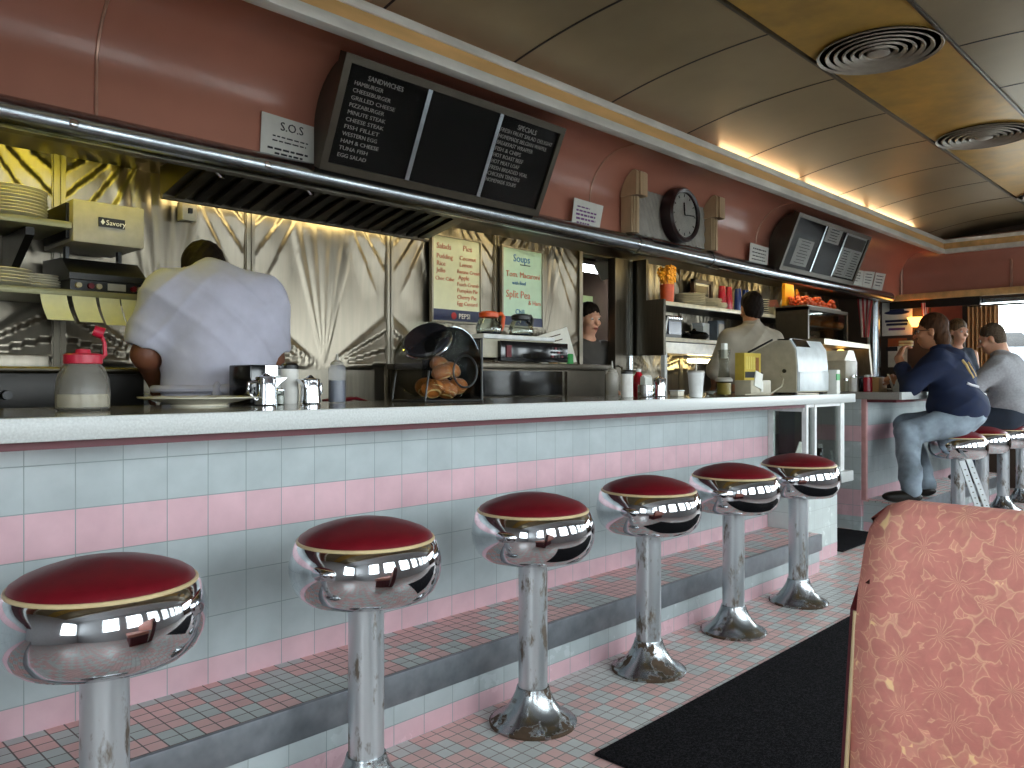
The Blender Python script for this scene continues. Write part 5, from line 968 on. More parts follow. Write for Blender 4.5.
# ================================================================== PEOPLE (continuous surfaces grown from a smooth distance field)
def rotm(yaw=0, pitch=0, roll=0): return Euler((pitch, roll, yaw), 'ZXY').to_matrix() if False else (Matrix.Rotation(yaw, 3, 'Z') @ Matrix.Rotation(pitch, 3, 'X') @ Matrix.Rotation(roll, 3, 'Y'))
def cap(p0, r0, p1, r1, k=.03): return ('c', np.array(p0, float), r0, np.array(p1, float), r1, k)
def ell(c, r, R=None, k=.03, neg=False): return ('n' if neg else 'e', np.array(c, float), np.array(r, float), np.array(R if R is not None else Matrix.Identity(3), float), k)
def pdist(p, X, Y, Z):
    if p[0] == 'c':
        a, ra, b, rb = p[1], p[2], p[3], p[4]; d = b - a; L2 = max(d @ d, 1e-9)
        px, py, pz = X - a[0], Y - a[1], Z - a[2]; t = np.clip((px * d[0] + py * d[1] + pz * d[2]) / L2, 0, 1)
        return np.sqrt((px - t * d[0]) ** 2 + (py - t * d[1]) ** 2 + (pz - t * d[2]) ** 2) - (ra + (rb - ra) * t)
    c, r, R = p[1], p[2], p[3]; px, py, pz = X - c[0], Y - c[1], Z - c[2]
    q = [(R[0, i] * px + R[1, i] * py + R[2, i] * pz) for i in range(3)]
    k0 = np.sqrt(sum((q[i] / r[i]) ** 2 for i in range(3))); k1 = np.sqrt(sum((q[i] / r[i] ** 2) ** 2 for i in range(3))) + 1e-9
    return np.where(k0 < 1e-4, -r.min(), k0 * (k0 - 1) / k1)
def pbox(p):
    if p[0] == 'c': lo = np.minimum(p[1] - p[2], p[3] - p[4]); hi = np.maximum(p[1] + p[2], p[3] + p[4])
    else: m = p[2].max(); lo, hi = p[1] - m, p[1] + m
    return lo, hi
def sdf_mb(prims, res=.009, wrinkle=None):
    bs = [pbox(p) for p in prims if p[0] != 'n']; pad = .05
    lo = np.min([b[0] for b in bs], 0) - pad; hi = np.max([b[1] for b in bs], 0) + pad
    n = np.ceil((hi - lo) / res).astype(int) + 1
    ax = [(lo[i] + res * np.arange(n[i])).astype(np.float32) for i in range(3)]
    F = np.full(n, 1.0, np.float32)
    for p in prims:
        k = p[-1]; a, b = pbox(p); i0 = np.maximum(((a - lo - k - .04) / res).astype(int), 0); i1 = np.minimum(((b - lo + k + .04) / res).astype(int) + 2, n)
        sl = tuple(slice(i0[i], i1[i]) for i in range(3)); X = ax[0][sl[0]][:, None, None]; Y = ax[1][sl[1]][None, :, None]; Z = ax[2][sl[2]][None, None, :]
        d = pdist(p, X, Y, Z); f = F[sl]
        if p[0] == 'n': h = np.clip(.5 - .5 * (f + d) / k, 0, 1); F[sl] = f + (-d - f) * h + k * h * (1 - h)
        else: h = np.clip(.5 + .5 * (f - d) / k, 0, 1); F[sl] = f + (d - f) * h - k * h * (1 - h)
    if wrinkle:
        X, Y, Z = np.meshgrid(*ax, indexing='ij'); F = F + wrinkle(X, Y, Z)
    return nets(F, ax)
def nets(F, ax):
    S = F < 0; n = F.shape; c = [S[i:n[0] - 1 + i, j:n[1] - 1 + j, k:n[2] - 1 + k] for i in (0, 1) for j in (0, 1) for k in (0, 1)]
    cnt = sum(x.astype(np.int8) for x in c); act = (cnt > 0) & (cnt < 8); idx = np.full(act.shape, -1, np.int64); I = np.argwhere(act); idx[act] = np.arange(len(I))
    acc = np.zeros((len(I), 3)); num = np.zeros(len(I)); off = [(i, j, k) for i in (0, 1) for j in (0, 1) for k in (0, 1)]
    for a in range(8):
        for b in range(a + 1, 8):
            if sum(abs(off[a][q] - off[b][q]) for q in range(3)) != 1: continue
            A = I + off[a]; B = I + off[b]; fa = F[A[:, 0], A[:, 1], A[:, 2]]; fb = F[B[:, 0], B[:, 1], B[:, 2]]; m = (fa < 0) != (fb < 0)
            t = np.where(m, fa / np.where(m, fa - fb, 1), 0)[:, None]; acc += np.where(m[:, None], A + t * (B - A), 0); num += m
    V = acc / num[:, None]; res = [a[1] - a[0] for a in ax]; V = np.stack([ax[i][0] + V[:, i] * res[i] for i in range(3)], 1)
    Q = []
    for d in range(3):
        e = [0, 0, 0]; e[d] = 1; u, w = [(1, 2), (2, 0), (0, 1)][d]
        A = S[:n[0] - e[0], :n[1] - e[1], :n[2] - e[2]]; B = S[e[0]:, e[1]:, e[2]:]; E = np.argwhere(A != B)
        ok = (E[:, u] > 0) & (E[:, w] > 0) & (E[:, u] < n[u] - 1) & (E[:, w] < n[w] - 1); E = E[ok]; s = S[E[:, 0], E[:, 1], E[:, 2]]
        def g(du, dw): G = E.copy(); G[:, u] -= du; G[:, w] -= dw; return idx[G[:, 0], G[:, 1], G[:, 2]]
        q = np.stack([g(1, 1), g(0, 1), g(0, 0), g(1, 0)], 1); q[~s] = q[~s][:, ::-1]; Q.append(q)
    m = MB(); m.v = [tuple(v) for v in V.tolist()]; m.f = [tuple(q) for q in np.concatenate(Q).tolist() if min(q) >= 0]; return m
def T(c, R, v): return np.array(c) + np.array(R) @ np.array(v, float)
def head(c, R, s=1.0, nose=1.0):
    P = []; e = lambda v, r, k=.02, neg=False: P.append(ell(T(c, R, np.array(v) * s), np.array(r) * s, R, k, neg))
    e((0, -.012, .035), (.076, .094, .090), .02); e((0, .030, -.030), (.062, .066, .088), .03); e((0, .050, -.088), (.036, .034, .030), .03)
    e((0, .084, .030), (.050, .018, .012), .015); e((.042, .072, -.028), (.022, .020, .018), .02); e((-.042, .072, -.028), (.022, .020, .018), .02)
    P.append(cap(T(c, R, np.array((0, .094, .008)) * s), .009 * s, T(c, R, np.array((0, .116 + .006 * (nose - 1), -.030)) * s), .014 * s, .012))
    e((0, .094, -.060), (.023, .011, .006), .008); e((0, .092, -.071), (.020, .011, .007), .008)
    for x in (-1, 1):
        e((x * .031, .100, .006), (.018, .012, .011), .010, True); e((x * .077, -.004, -.012), (.010, .020, .032), .01)
    return P
def eyes(c, R, root, s=1.0):
    for x in (-1, 1):
        p = T(c, R, np.array((x * .031, .080, .006)) * s); e = obj('eye', MB().ball(p, .0125 * s, 14, 10), MT['eye'], root)
        obj('iris', MB().ball(T(c, R, np.array((x * .031, .0905, .005)) * s), .0055 * s, 10, 8), MT['black'], e)
def hand(w, d, n, s=1.0, curl=.6, left=False, k=.008):
    """w wrist, d direction of the fingers, n direction the palm faces"""
    d = Vector(d).normalized(); n = Vector(n); n = (n - d * n.dot(d)).normalized(); sd = d.cross(n) * (-1 if left else 1); w = Vector(w); P = []
    R = Matrix((sd, d, n)).transposed()
    P.append(ell(w + d * .045 * s, (.038 * s, .052 * s, .017 * s), R, .015))
    for i, (x, L) in enumerate(((-.028, .062), (-.010, .074), (.009, .070), (.026, .054))):
        p = w + d * .082 * s + sd * x * s; dd = (d + sd * x * 2.0).normalized(); a = 0; c = curl * (1 + .08 * i)
        for seg in (.45, .32, .25):
            a += c * .55; q = p + (dd * math.cos(a) + n * math.sin(a)) * L * s * seg; P.append(cap(p, .0092 * s, q, .0082 * s, k)); p = q
    p = w + d * .030 * s - sd * .030 * s; q = p + (d * .55 - sd * .75 + n * .35).normalized() * .038 * s; P.append(cap(p, .013 * s, q, .011 * s, .012)); r = q + (d * .85 - sd * .15 + n * .5 * curl).normalized() * .032 * s; P.append(cap(q, .0105 * s, r, .009 * s, k))
    return P
def arm(S, E, W, b=1.0, k=.03): return [cap(S, .055 * b, E, .043 * b, k), cap(E, .043 * b, W, .028 * b, k)]
def leg(H, K, A, b=1.0): return [cap(H, .090 * b, K, .060 * b, .04), cap(K, .058 * b, A, .040 * b, .03), ell((np.array(K) * .65 + np.array(A) * .35) + np.array((0, -.0, 0)), (.056 * b, .062 * b, .10 * b), None, .04)]
def foot(A, d, k=.02):
    A = np.array(A, float); d = np.array(d, float); d /= np.linalg.norm(d); R = Matrix(((d[1], d[0], 0), (-d[0], d[1], 0), (0, 0, 1)))
    return [ell(A + d * .06 + np.array((0, 0, -.045)), (.047, .135, .045), R, k), ell(A + np.array((0, 0, -.02)), (.045, .055, .065), R, k)]
def folds(seed, amp=.006, fz=20):
    r = random.Random(seed); ph = [r.uniform(0, 6) for _ in range(6)]
    def ridge(a): return (1 - np.abs(np.sin(a))) ** 2
    return lambda X, Y, Z: -amp * 1.1 * ridge(X * 19 + Z * 13 + ph[0] + 1.3 * np.sin(Z * 7 + ph[1]) + Y * 7) * (.5 + .5 * np.sin(Z * 9 + X * 5 + ph[2])) - amp * .9 * ridge(Z * 21 - X * 17 + Y * 9 + ph[3] + np.sin(X * 9 + ph[4])) * (.5 + .5 * np.sin(X * 13 - Z * 6 + ph[5])) + amp * .5 * (np.sin(X * 17 + Z * 9 + ph[0] + 1.5 * np.sin(Z * 7 + ph[1])) * np.sin(Z * fz - X * 8 + ph[2] + Y * 11) + .6 * np.sin(Z * 31 + X * 23 + ph[3]) * np.sin(Y * 26 + ph[4]))
def hairshell(c, R, mt, root, back=0.0, s=1.0, name='hair', line=.028, extra=(), res=.006):
    P = [ell(T(c, R, np.array((0, -.018, .042)) * s), np.array((.083, .098, .092)) * s, R, .02), ell(T(c, R, np.array((0, -.045, -.03 - back * .3)) * s), np.array((.074, .062, .075 + back * .5)) * s, R, .03)] + list(extra)
    P += [ell(T(c, R, np.array((0, .105, -.045 + line - .03)) * s), np.array((.075, .080, .085)) * s, R, .015, True)]
    for x in (-1, 1): P.append(ell(T(c, R, np.array((x * .082, .020, -.035)) * s), np.array((.024, .045, .042)) * s, R, .012, True))
    f = lambda X, Y, Z: .0022 * np.sin(X * 190 + Y * 60) * np.sin(Z * 90 + Y * 160)
    return obj(name, sdf_mb(P, res, f), mt, root, smooth=0 or 80)
def person(label, loc, rz, group=None): return thing('person', label, 'person', loc, rz, group)
Z0 = 0.0
# ---- the cook at the grill, back turned, white short sleeves
px = at(212, 300, Y=3.0)
t = person('big cook in white short sleeves at the grill, back turned, head bowed', (px.x + .025, 3.0, 0), -.30)
hc = (-.03, .155, 1.535); HR = rotm(.15, -.75, 0)
S_l, E_l, W_l = (-.175, .01, 1.41), (-.252, .03, 1.20), (-.20, .23, 1.09); S_r, E_r, W_r = (.175, .02, 1.41), (.218, .09, 1.19), (.14, .29, 1.11)
body = head(hc, HR) + [cap((0, .03, 1.44), .075, (-.02, .12, 1.52), .062, .05), ell((0, .02, 1.30), (.19, .13, .20), None, .06), ell((0, .03, 1.06), (.20, .16, .18), None, .06)]
body += arm(S_l, E_l, W_l, 1.2) + arm(S_r, E_r, W_r, 1.2) + hand(W_l, (.45, .55, -.45), (.5, -.3, -.8), 1.05, .9, True) + hand(W_r, (-.45, .6, -.4), (-.5, -.3, -.8), 1.05, .7)
body += leg((-.10, .02, .92), (-.11, .05, .50), (-.11, .0, .09), 1.15) + leg((.10, .02, .92), (.11, .05, .50), (.11, .0, .09), 1.15)
obj('body', sdf_mb(body, .0085), MT['skin_dark'], t, smooth=80)
sh = [ell((0, .0, 1.36), (.215, .145, .17), None, .06), ell((0, .04, 1.435), (.17, .125, .095), None, .08), cap((-.01, .05, 1.48), .075, (-.17, .02, 1.43), .07, .06), cap((-.01, .05, 1.48), .075, (.17, .02, 1.43), .07, .06), ell((0, .01, 1.20), (.205, .16, .20), None, .06), ell((0, .01, 1.06), (.205, .165, .14), None, .05), cap((-.175, .01, 1.41), .088, (-.250, .028, 1.26), .080, .09), cap((.175, .02, 1.41), .088, (.216, .075, 1.25), .080, .09), cap((-.01, .06, 1.47), .080, (-.02, .10, 1.515), .075, .02), ell((-.285, .03, 1.19), (.095, .10, .055), None, .01, True), ell((.25, .09, 1.18), (.09, .10, .055), None, .01, True)]
sh_o = obj('shirt', sdf_mb(sh, .0085, folds(3, .0075, 15)), MT['shirt_white'], t, smooth=80)
obj('apron_tie', MB().tube([(.232 * math.cos(a), .01 + .178 * math.sin(a), 1.07) for a in [2 * PI * i / 40 for i in range(40)]], .014, 8, closed=True), MT['shirt_white'], t)
obj('tie_bow', MB().ball((.02, -.175, 1.07), (.05, .02, .022), 14, 8).ball((-.03, -.172, 1.05), (.018, .015, .05), 12, 8), MT['shirt_white'], t)
obj('trousers', sdf_mb([ell((0, .02, .97), (.205, .16, .13), None, .05)] + [cap((s * .105, .02, .93), .115, (s * .115, .05, .50), .088, .05) for s in (-1, 1)] + [cap((s * .115, .05, .50), .088, (s * .115, .0, .10), .075, .03) for s in (-1, 1)], .012, folds(4, .004)), MT['trouser'], t, smooth=80)
for s in (-1, 1): obj('shoe', sdf_mb(foot((s * .11, .0, .09), (s * .15, 1, 0)), .009), MT['leather'], t, smooth=80)
hairshell(hc, HR, MT['hair_black'], t, .02); eyes(hc, HR, t)
single('kitchen_towel', MB().slab(lambda s, q: (-.09 + .18 * s, -.06 + .12 * q, .018 * math.sin(s * 9) * math.sin(q * 6) + .03 * math.sin(PI * s)), 16, 12, (0, 0, .012)), MT['white'], 'crumpled white towel under the hand of the cook in white', 'towel', at(160, 386, Y=3.26) * 1.0)
bpy.data.objects['kitchen_towel'].location = Vector((px.x - .19, 3.33, 1.01))
# ---- waitress in the doorway
pw = at(592, 330, Y=4.02)
t = person('woman in charcoal T-shirt with dark tied hair standing in the kitchen doorway', (pw.x - .19, 3.92, 0), PI - .25)
hc = (0, .03, 1.585); HR = rotm(.0, -.2, 0)
S_l, E_l, W_l = (-.165, 0, 1.36), (-.20, -.02, 1.10), (-.16, .18, 1.0); S_r, E_r, W_r = (.165, 0, 1.36), (.20, -.02, 1.10), (.14, .20, 1.0)
body = head(hc, HR, .96) + [cap((0, 0, 1.38), .05, (0, .015, 1.50), .046, .04), ell((0, 0, 1.28), (.145, .095, .17), None, .05), ell((0, 0, 1.0), (.165, .11, .14), None, .06)] + arm(S_l, E_l, W_l, .85) + arm(S_r, E_r, W_r, .85) + hand(W_l, (.3, .9, -.2), (.6, 0, -.8), .92, .6, True) + hand(W_r, (-.3, .9, -.2), (-.6, 0, -.8), .92, .6)
body += leg((-.085, 0, .92), (-.09, .02, .50), (-.09, 0, .09), .9) + leg((.085, 0, .92), (.09, .02, .50), (.09, 0, .09), .9)
obj('body', sdf_mb(body, .008), MT['skin'], t, smooth=80)
obj('shirt', sdf_mb([ell((0, 0, 1.29), (.165, .115, .16), None, .05), ell((0, 0, 1.08), (.165, .115, .15), None, .05), cap(S_l, .068, (-.195, -.015, 1.18), .060, .04), cap(S_r, .068, (.195, -.015, 1.18), .060, .04), ell((0, .06, 1.47), (.07, .09, .065), None, .02, True)], .009, folds(8, .004)), MT['shirt_char'], t, smooth=80)
obj('trousers', sdf_mb([ell((0, 0, .96), (.175, .125, .13), None, .05)] + [cap((s * .09, 0, .92), .095, (s * .092, .02, .5), .068, .05) for s in (-1, 1)] + [cap((s * .092, .02, .5), .068, (s * .09, 0, .10), .055, .03) for s in (-1, 1)], .012), MT['trouser'], t, smooth=80)
for s in (-1, 1): obj('shoe', sdf_mb(foot((s * .09, 0, .09), (s * .1, 1, 0)), .009), MT['leather'], t, smooth=80)
hairshell(hc, HR, MT['hair_black'], t, .0, .97, extra=[ell(T(hc, HR, (0, -.125, -.02)), (.035, .04, .05), HR, .03)]); eyes(hc, HR, t, .96)
p = T(hc, HR, (0, .100, -.064)); obj('mouth', MB().ball(p, (.021, .012, .008), 12, 8), MT['lip_skin'], t)
# ---- second cook by the register, seen from behind
pc = at(751, 330, Y=2.98)
t = person('cook in pale grey collared shirt behind the register, back turned', (pc.x + .0, 2.98, 0), -.62)
hc = (.03, .05, 1.665); HR = rotm(-.1, -.22, 0)
S_l, E_l, W_l = (-.185, 0, 1.405), (-.27, .05, 1.16), (-.18, .26, 1.06); S_r, E_r, W_r = (.185, 0, 1.405), (.26, .06, 1.16), (.17, .28, 1.08)
body = head(hc, HR) + [cap((0, .0, 1.44), .066, (.015, .02, 1.57), .060, .04), ell((0, 0, 1.32), (.175, .115, .18), None, .05), ell((0, .01, 1.05), (.18, .13, .16), None, .06)] + arm(S_l, E_l, W_l) + arm(S_r, E_r, W_r) + hand(W_l, (.3, .8, -.3), (.6, -.1, -.8), 1, .7, True) + hand(W_r, (-.3, .8, -.3), (-.6, -.1, -.8), 1, .7)
body += leg((-.095, 0, .92), (-.10, .03, .50), (-.10, 0, .09)) + leg((.095, 0, .92), (.10, .03, .50), (.10, 0, .09))
obj('body', sdf_mb(body, .0085), MT['skin_tan'], t, smooth=80)
obj('shirt', sdf_mb([ell((0, 0, 1.36), (.20, .13, .155), None, .06), cap((0, .0, 1.48), .065, (-.17, 0, 1.425), .065, .06), cap((0, .0, 1.48), .065, (.17, 0, 1.425), .065, .06), ell((0, .01, 1.16), (.195, .145, .20), None, .06), cap(S_l, .074, (-.275, .045, 1.18), .072, .08), cap(S_r, .074, (.262, .055, 1.18), .072, .08), cap((0, .0, 1.46), .078, (.008, .01, 1.52), .070, .025)], .0085, folds(11, .008)), MT['shirt_grey'], t, smooth=80)
obj('collar', MB().lathe([(.072, 0), (.078, .01), (.070, .045), (.066, .045), (.066, 0)], 28, (.006, .006, 1.50)), MT['shirt_grey'], t)
obj('trousers', sdf_mb([ell((0, .01, .96), (.19, .14, .13), None, .05)] + [cap((s * .1, 0, .92), .10, (s * .10, .03, .5), .078, .05) for s in (-1, 1)] + [cap((s * .10, .03, .5), .078, (s * .10, 0, .10), .066, .03) for s in (-1, 1)], .012), MT['trouser'], t, smooth=80)
for s in (-1, 1): obj('shoe', sdf_mb(foot((s * .10, 0, .09), (s * .15, 1, 0)), .009), MT['leather'], t, smooth=80)
hairshell(hc, HR, MT['hair_black'], t, .0); eyes(hc, HR, t)
# ---- man in navy on the far stool, eating
t = person('man in navy long sleeves and jeans on the first far stool, eating, glasses on', (6.56, 1.72, 0), .10)
seat = .742
hc = (-.02, .20, 1.475); HR = rotm(.10, -.10, 0)
S_l, E_l, W_l = (-.20, .12, 1.245), (-.255, .30, 1.065), (-.13, .405, 1.27); S_r, E_r, W_r = (.195, .11, 1.245), (.25, .31, 1.065), (.08, .47, 1.10)
Hl, Kl = (-.10, .03, .80), (-.30, .31, .72); Hr, Kr, Ar = (.10, .03, .80), (.09, .40, .755), (.04, .25, .315)
Al2 = (-.43, .255, .315)
body = head(hc, HR, 1.02) + [cap((0, .11, 1.27), .07, T(hc, HR, (0, -.03, -.08)), .06, .04), ell((0, .09, 1.14), (.18, .13, .19), rotm(0, -.16), .06), ell((0, .03, .90), (.19, .16, .17), None, .06)] + arm(S_l, E_l, W_l, 1.1) + arm(S_r, E_r, W_r, 1.1) + hand(W_l, (.35, -.25, .9), (.6, -.8, 0), 1.05, 1.0, True) + hand(W_r, (-.8, .3, .35), (0, -.5, -.8), 1.05, .9)
body += leg(Hl, Kl, Al2) + leg(Hr, Kr, Ar)
obj('body', sdf_mb(body, .0085), MT['skin_tan'], t, smooth=80)
sh = [ell((0, .08, 1.13), (.215, .165, .20), rotm(0, -.16), .06), ell((0, .105, 1.255), (.19, .12, .085), rotm(0, -.16), .06), ell((0, .03, .91), (.23, .205, .165), None, .07), cap(S_l, .088, E_l, .070, .05), cap(E_l, .068, (-.165, .375, 1.20), .048, .03), cap(S_r, .088, E_r, .070, .05), cap(E_r, .068, (.11, .445, 1.093), .048, .03), cap((0, .12, 1.29), .078, (-.01, .14, 1.335), .070, .02)]
sho = obj('shirt', sdf_mb(sh, .0085, folds(21, .009, 18)), MT['navy'], t, smooth=80)
from mathutils.bvhtree import BVHTree
TW = Matrix.Translation(t.location) @ t.rotation_euler.to_matrix().to_4x4(); bv = BVHTree.FromPolygons([TW @ v.co for v in sho.data.vertices], [p.vertices[:] for p in sho.data.polygons])
def shirt_print(name, pts, m, r=.008):
    out = []
    for u, v in pts:
        d = (at(u, v, X=7.5) - Vector((0, 0, EYE))).normalized(); h = bv.ray_cast(Vector((0, 0, EYE)), d)
        if h[0] is not None: out.append(h[0] + h[1] * .001)
    if len(out) > 1: obj(name, MB().tube(out, r, 6), m, t, world=True)
pg = mat('print_gold', '#c9a86a', .7); pw_ = mat('print_white', '#c8c8cc', .7)
shirt_print('back_print', [(962, 360), (966, 365), (969, 371), (973, 378)], pg, .010); shirt_print('back_print', [(968, 362), (972, 369), (976, 376)], pg, .006)
shirt_print('back_print', [(967, 383), (971, 385), (975, 386), (978, 387)], pw_, .010); shirt_print('collar_stripe', [(919, 349), (922, 345), (925, 342)], pw_, .008)
jeans = [ell((0, .03, .835), (.205, .185, .105), None, .05)] + [cap(h, .115, k_, .085, .05) for h, k_ in ((Hl, Kl), (Hr, Kr))] + [cap(k_, .085, (a[0], a[1], a[2] + .02), .068, .03) for k_, a in ((Kl, Al2), (Kr, Ar))]
obj('jeans', sdf_mb(jeans, .0085, folds(23, .009, 26)), MT['denim'], t, smooth=80)
for a, d in ((Al2, (-.45, 1, 0)), (Ar, (.25, 1, 0))):
    s = obj('shoe', sdf_mb(foot(a, d), .008), MT['leather'], t, smooth=80)
hairshell(hc, HR, MT['hair_brown'], t, .05, 1.03, extra=[ell(T(hc, HR, (0, -.075, -.075)), (.070, .045, .06), HR, .03)])
eyes(hc, HR, t, 1.02)
g = MB()
for x in (-1, 1):
    cc = [T(hc, HR, (x * .034 + .026 * math.cos(a), .108, .004 + .019 * math.sin(a))) for a in [2 * PI * i / 24 for i in range(24)]]; g.tube(cc, .0022, 6, closed=True); g.tube([T(hc, HR, (x * .06, .106, .008)), T(hc, HR, (x * .082, .06, .008)), T(hc, HR, (x * .084, -.01, .0))], .0022, 6)
g.tube([T(hc, HR, (-.009, .110, .008)), T(hc, HR, (.009, .110, .008))], .002, 6)
obj('glasses', g, MT['black'], t)
tr = t.rotation_euler.to_matrix()
sw = thing('sandwich', 'piece of sandwich held at the mouth of the man in navy', 'sandwich', Vector((6.56, 1.72, 0)) + tr @ Vector((-.075, .365, 1.385)))
obj('bread_slice', MB().box((-.03, -.045, .004), (.03, .045, .020), b=.006), MT['crumb'], sw); obj('bread_slice', MB().box((-.03, -.045, -.020), (.03, .045, -.004), b=.006), MT['crumb'], sw); obj('filling', MB().box((-.032, -.043, -.0045), (.032, .043, .0045)), MT['bread'], sw)
# ---- man in the grey sweatshirt
t = person('man in grey sweatshirt with short greying hair, leaning over the far counter', (7.87, 1.66, 0), .02)
Hl, Kl, Hr, Kr, Ar, Al2 = (-.10, .03, .80), (-.17, .38, .75), (.10, .03, .80), (.13, .40, .76), (.12, .30, .315), (-.19, .27, .315)
jeans = [ell((0, .03, .835), (.205, .185, .105), None, .05)] + [cap(h, .115, k_, .085, .05) for h, k_ in ((Hl, Kl), (Hr, Kr))] + [cap(k_, .085, (a[0], a[1], a[2] + .02), .068, .03) for k_, a in ((Kl, Al2), (Kr, Ar))]
hc = (-.02, .17, 1.465); HR = rotm(.1, -.35, 0)
S_l, E_l, W_l = (-.19, .08, 1.235), (-.25, .24, 1.06), (-.10, .45, 1.085); S_r, E_r, W_r = (.19, .08, 1.235), (.25, .24, 1.06), (.10, .45, 1.085)
body = head(hc, HR) + [cap((0, .08, 1.26), .068, T(hc, HR, (0, -.03, -.08)), .06, .04), ell((0, .06, 1.13), (.175, .125, .18), rotm(0, -.16), .06), ell((0, .02, .90), (.18, .15, .17), None, .06)] + arm(S_l, E_l, W_l) + arm(S_r, E_r, W_r) + hand(W_l, (.6, .7, -.1), (.3, 0, -1), 1, .6, True) + hand(W_r, (-.6, .7, -.1), (-.3, 0, -1), 1, .6) + leg(Hl, Kl, Al2) + leg(Hr, Kr, Ar)
obj('body', sdf_mb(body, .0085), MT['skin'], t, smooth=80)
sh = [ell((0, .05, 1.12), (.215, .16, .20), rotm(0, -.16), .06), ell((0, .075, 1.245), (.185, .12, .085), rotm(0, -.16), .06), ell((0, .02, .91), (.225, .195, .16), None, .07), cap(S_l, .09, E_l, .072, .05), cap(E_l, .072, (-.135, .405, 1.08), .05, .03), cap(S_r, .09, E_r, .072, .05), cap(E_r, .072, (.135, .405, 1.08), .05, .03), cap((0, .08, 1.28), .078, (-.01, .11, 1.325), .071, .02)]
obj('sweatshirt', sdf_mb(sh, .0085, folds(31, .010, 22)), MT['sweat'], t, smooth=80)
obj('jeans', sdf_mb(jeans, .0095, folds(33, .005, 26)), MT['denim_dark'], t, smooth=80)
for a, d in ((Al2, (-.2, 1, 0)), (Ar, (.25, 1, 0))): obj('shoe', sdf_mb(foot(a, d), .009), MT['leather'], t, smooth=80)
hairshell(hc, HR, MT['hair_grey'], t, -.02, .99); eyes(hc, HR, t)
# ---- woman with streaked hair beyond them
t = person('woman in dark top with blond streaked hair, between the two seated men', (9.0, 2.42, 0), 2.3)
hc = (0, .04, 1.60); HR = rotm(.3, -.15, 0)
S_l, E_l, W_l = (-.17, 0, 1.37), (-.21, -.01, 1.11), (-.15, .2, 1.03); S_r, E_r, W_r = (.17, 0, 1.37), (.21, -.01, 1.11), (.15, .2, 1.03)
body = head(hc, HR, .96) + [cap((0, 0, 1.38), .05, (0, .02, 1.51), .046, .04), ell((0, 0, 1.28), (.145, .095, .17), None, .05), ell((0, 0, 1.0), (.165, .11, .14), None, .06)] + arm(S_l, E_l, W_l, .85) + arm(S_r, E_r, W_r, .85) + hand(W_l, (.3, .9, -.2), (.6, 0, -.8), .92, .6, True) + hand(W_r, (-.3, .9, -.2), (-.6, 0, -.8), .92, .6)
body += leg((-.085, 0, .92), (-.09, .02, .50), (-.09, 0, .09), .9) + leg((.085, 0, .92), (.09, .02, .50), (.09, 0, .09), .9)
obj('body', sdf_mb(body, .010), MT['skin'], t, smooth=80)
obj('top', sdf_mb([ell((0, 0, 1.29), (.17, .12, .16), None, .05), ell((0, 0, 1.05), (.18, .125, .17), None, .05), cap((-.12, 0, 1.375), .065, E_l, .055, .04), cap(E_l, .055, (-.165, .15, 1.05), .042, .03), cap((.12, 0, 1.375), .065, E_r, .055, .04), cap(E_r, .055, (.165, .15, 1.05), .042, .03)], .011, folds(41, .004)), MT['denim_dark'], t, smooth=80)
obj('trousers', sdf_mb([ell((0, 0, .95), (.18, .13, .13), None, .05)] + [cap((s * .09, 0, .92), .095, (s * .09, 0, .10), .06, .05) for s in (-1, 1)], .014), MT['denim_dark'], t, smooth=80)
for s in (-1, 1): obj('shoe', sdf_mb(foot((s * .09, 0, .09), (s * .1, 1, 0)), .011), MT['leather'], t, smooth=80)
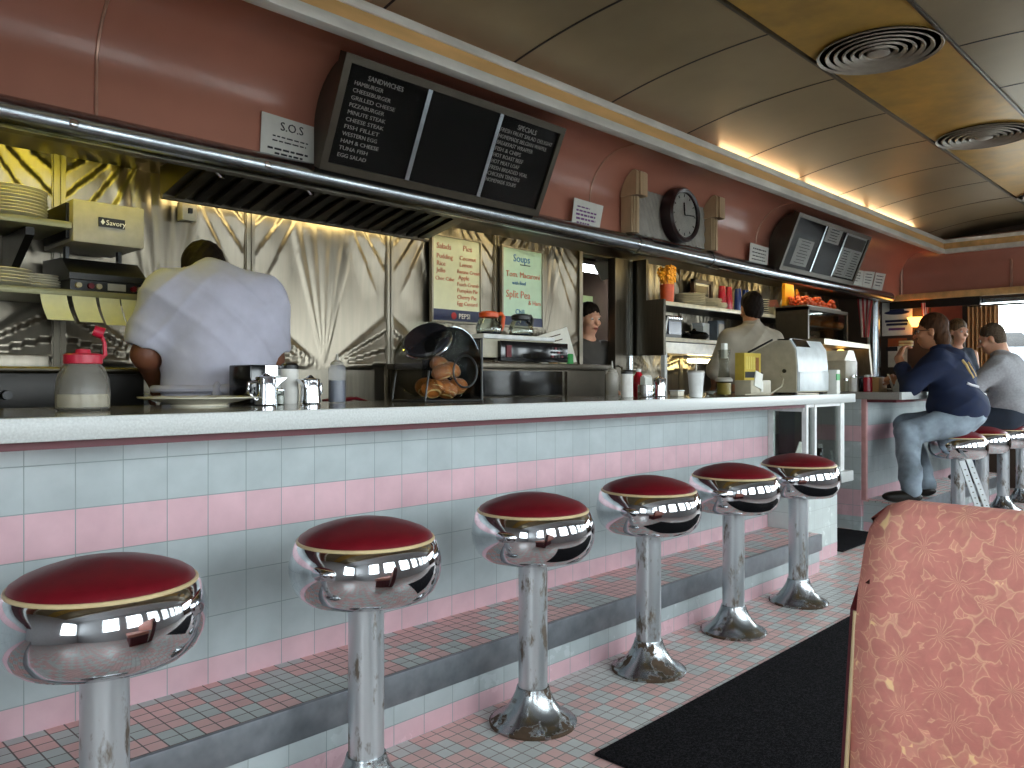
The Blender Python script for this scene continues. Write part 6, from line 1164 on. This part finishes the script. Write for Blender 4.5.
hairshell(hc, HR, MT['hair_blond'], t, .10, 1.0, res=.007, extra=[cap(T(hc, HR, (-.07, -.02, -.05)), .035, T(hc, HR, (-.085, .0, -.22)), .03, .03), cap(T(hc, HR, (.07, -.02, -.05)), .035, T(hc, HR, (.085, .0, -.22)), .03, .03), cap(T(hc, HR, (0, -.07, -.05)), .06, T(hc, HR, (0, -.07, -.2)), .05, .03)]); eyes(hc, HR, t, .96)
# ================================================================== CAMERA, SKY
cam = bpy.data.cameras.new('camera'); co = bpy.data.objects.new('camera', cam); C.objects.link(co)
co.location = (0, 0, EYE); co.rotation_euler = (PI / 2, 0, YAW - PI / 2); cam.sensor_width = 36; cam.lens = FPX / 1024 * 36; cam.shift_y = -3 / 1024; cam.clip_start = .02
S = bpy.context.scene; S.camera = co
W = bpy.data.worlds.new('world'); S.world = W; W.use_nodes = True; nt = W.node_tree; bg = nt.nodes['Background']
sky = nt.nodes.new('ShaderNodeTexSky'); sky.sky_type = 'HOSEK_WILKIE'; sky.turbidity = 6; sky.ground_albedo = .5; sky.sun_direction = Vector((.2, .5, .8)).normalized()
mx = nt.nodes.new('ShaderNodeMix'); mx.data_type = 'RGBA'; mx.inputs[0].default_value = .75; mx.inputs[7].default_value = (.96, .98, 1.0, 1)
nt.links.new(sky.outputs[0], mx.inputs[6]); nt.links.new(mx.outputs[2], bg.inputs[0]); bg.inputs[1].default_value = 13.0
def portal(loc, rot, sx, sy):
    l = bpy.data.lights.new('window_portal', 'AREA'); l.shape = 'RECTANGLE'; l.size = sx; l.size_y = sy; l.cycles.is_portal = True
    o = bpy.data.objects.new('window_portal', l); C.objects.link(o); o.location = loc; o.rotation_euler = rot
portal((4.35, YF - .11, 1.36), (PI / 2, 0, 0), 9.9, 1.2)
portal((XL - .12, -.3, 1.36), (PI / 2, 0, -PI / 2), 1.2, 1.2)  # guides sky light through the added left window
portal((XR + .12, .75, 1.4), (PI / 2, 0, PI / 2), 3.3, 1.1)
S.view_settings.view_transform = 'Standard'; S.view_settings.look = 'None'; S.view_settings.gamma = 1; S.view_settings.use_curve_mapping = False; S.view_settings.exposure = 0.5
S.cycles.use_denoising = True; S.cycles.max_bounces = 8; S.cycles.transparent_max_bounces = 16; S.cycles.sample_clamp_indirect = 6; S.cycles.caustics_reflective = False; S.cycles.caustics_refractive = False
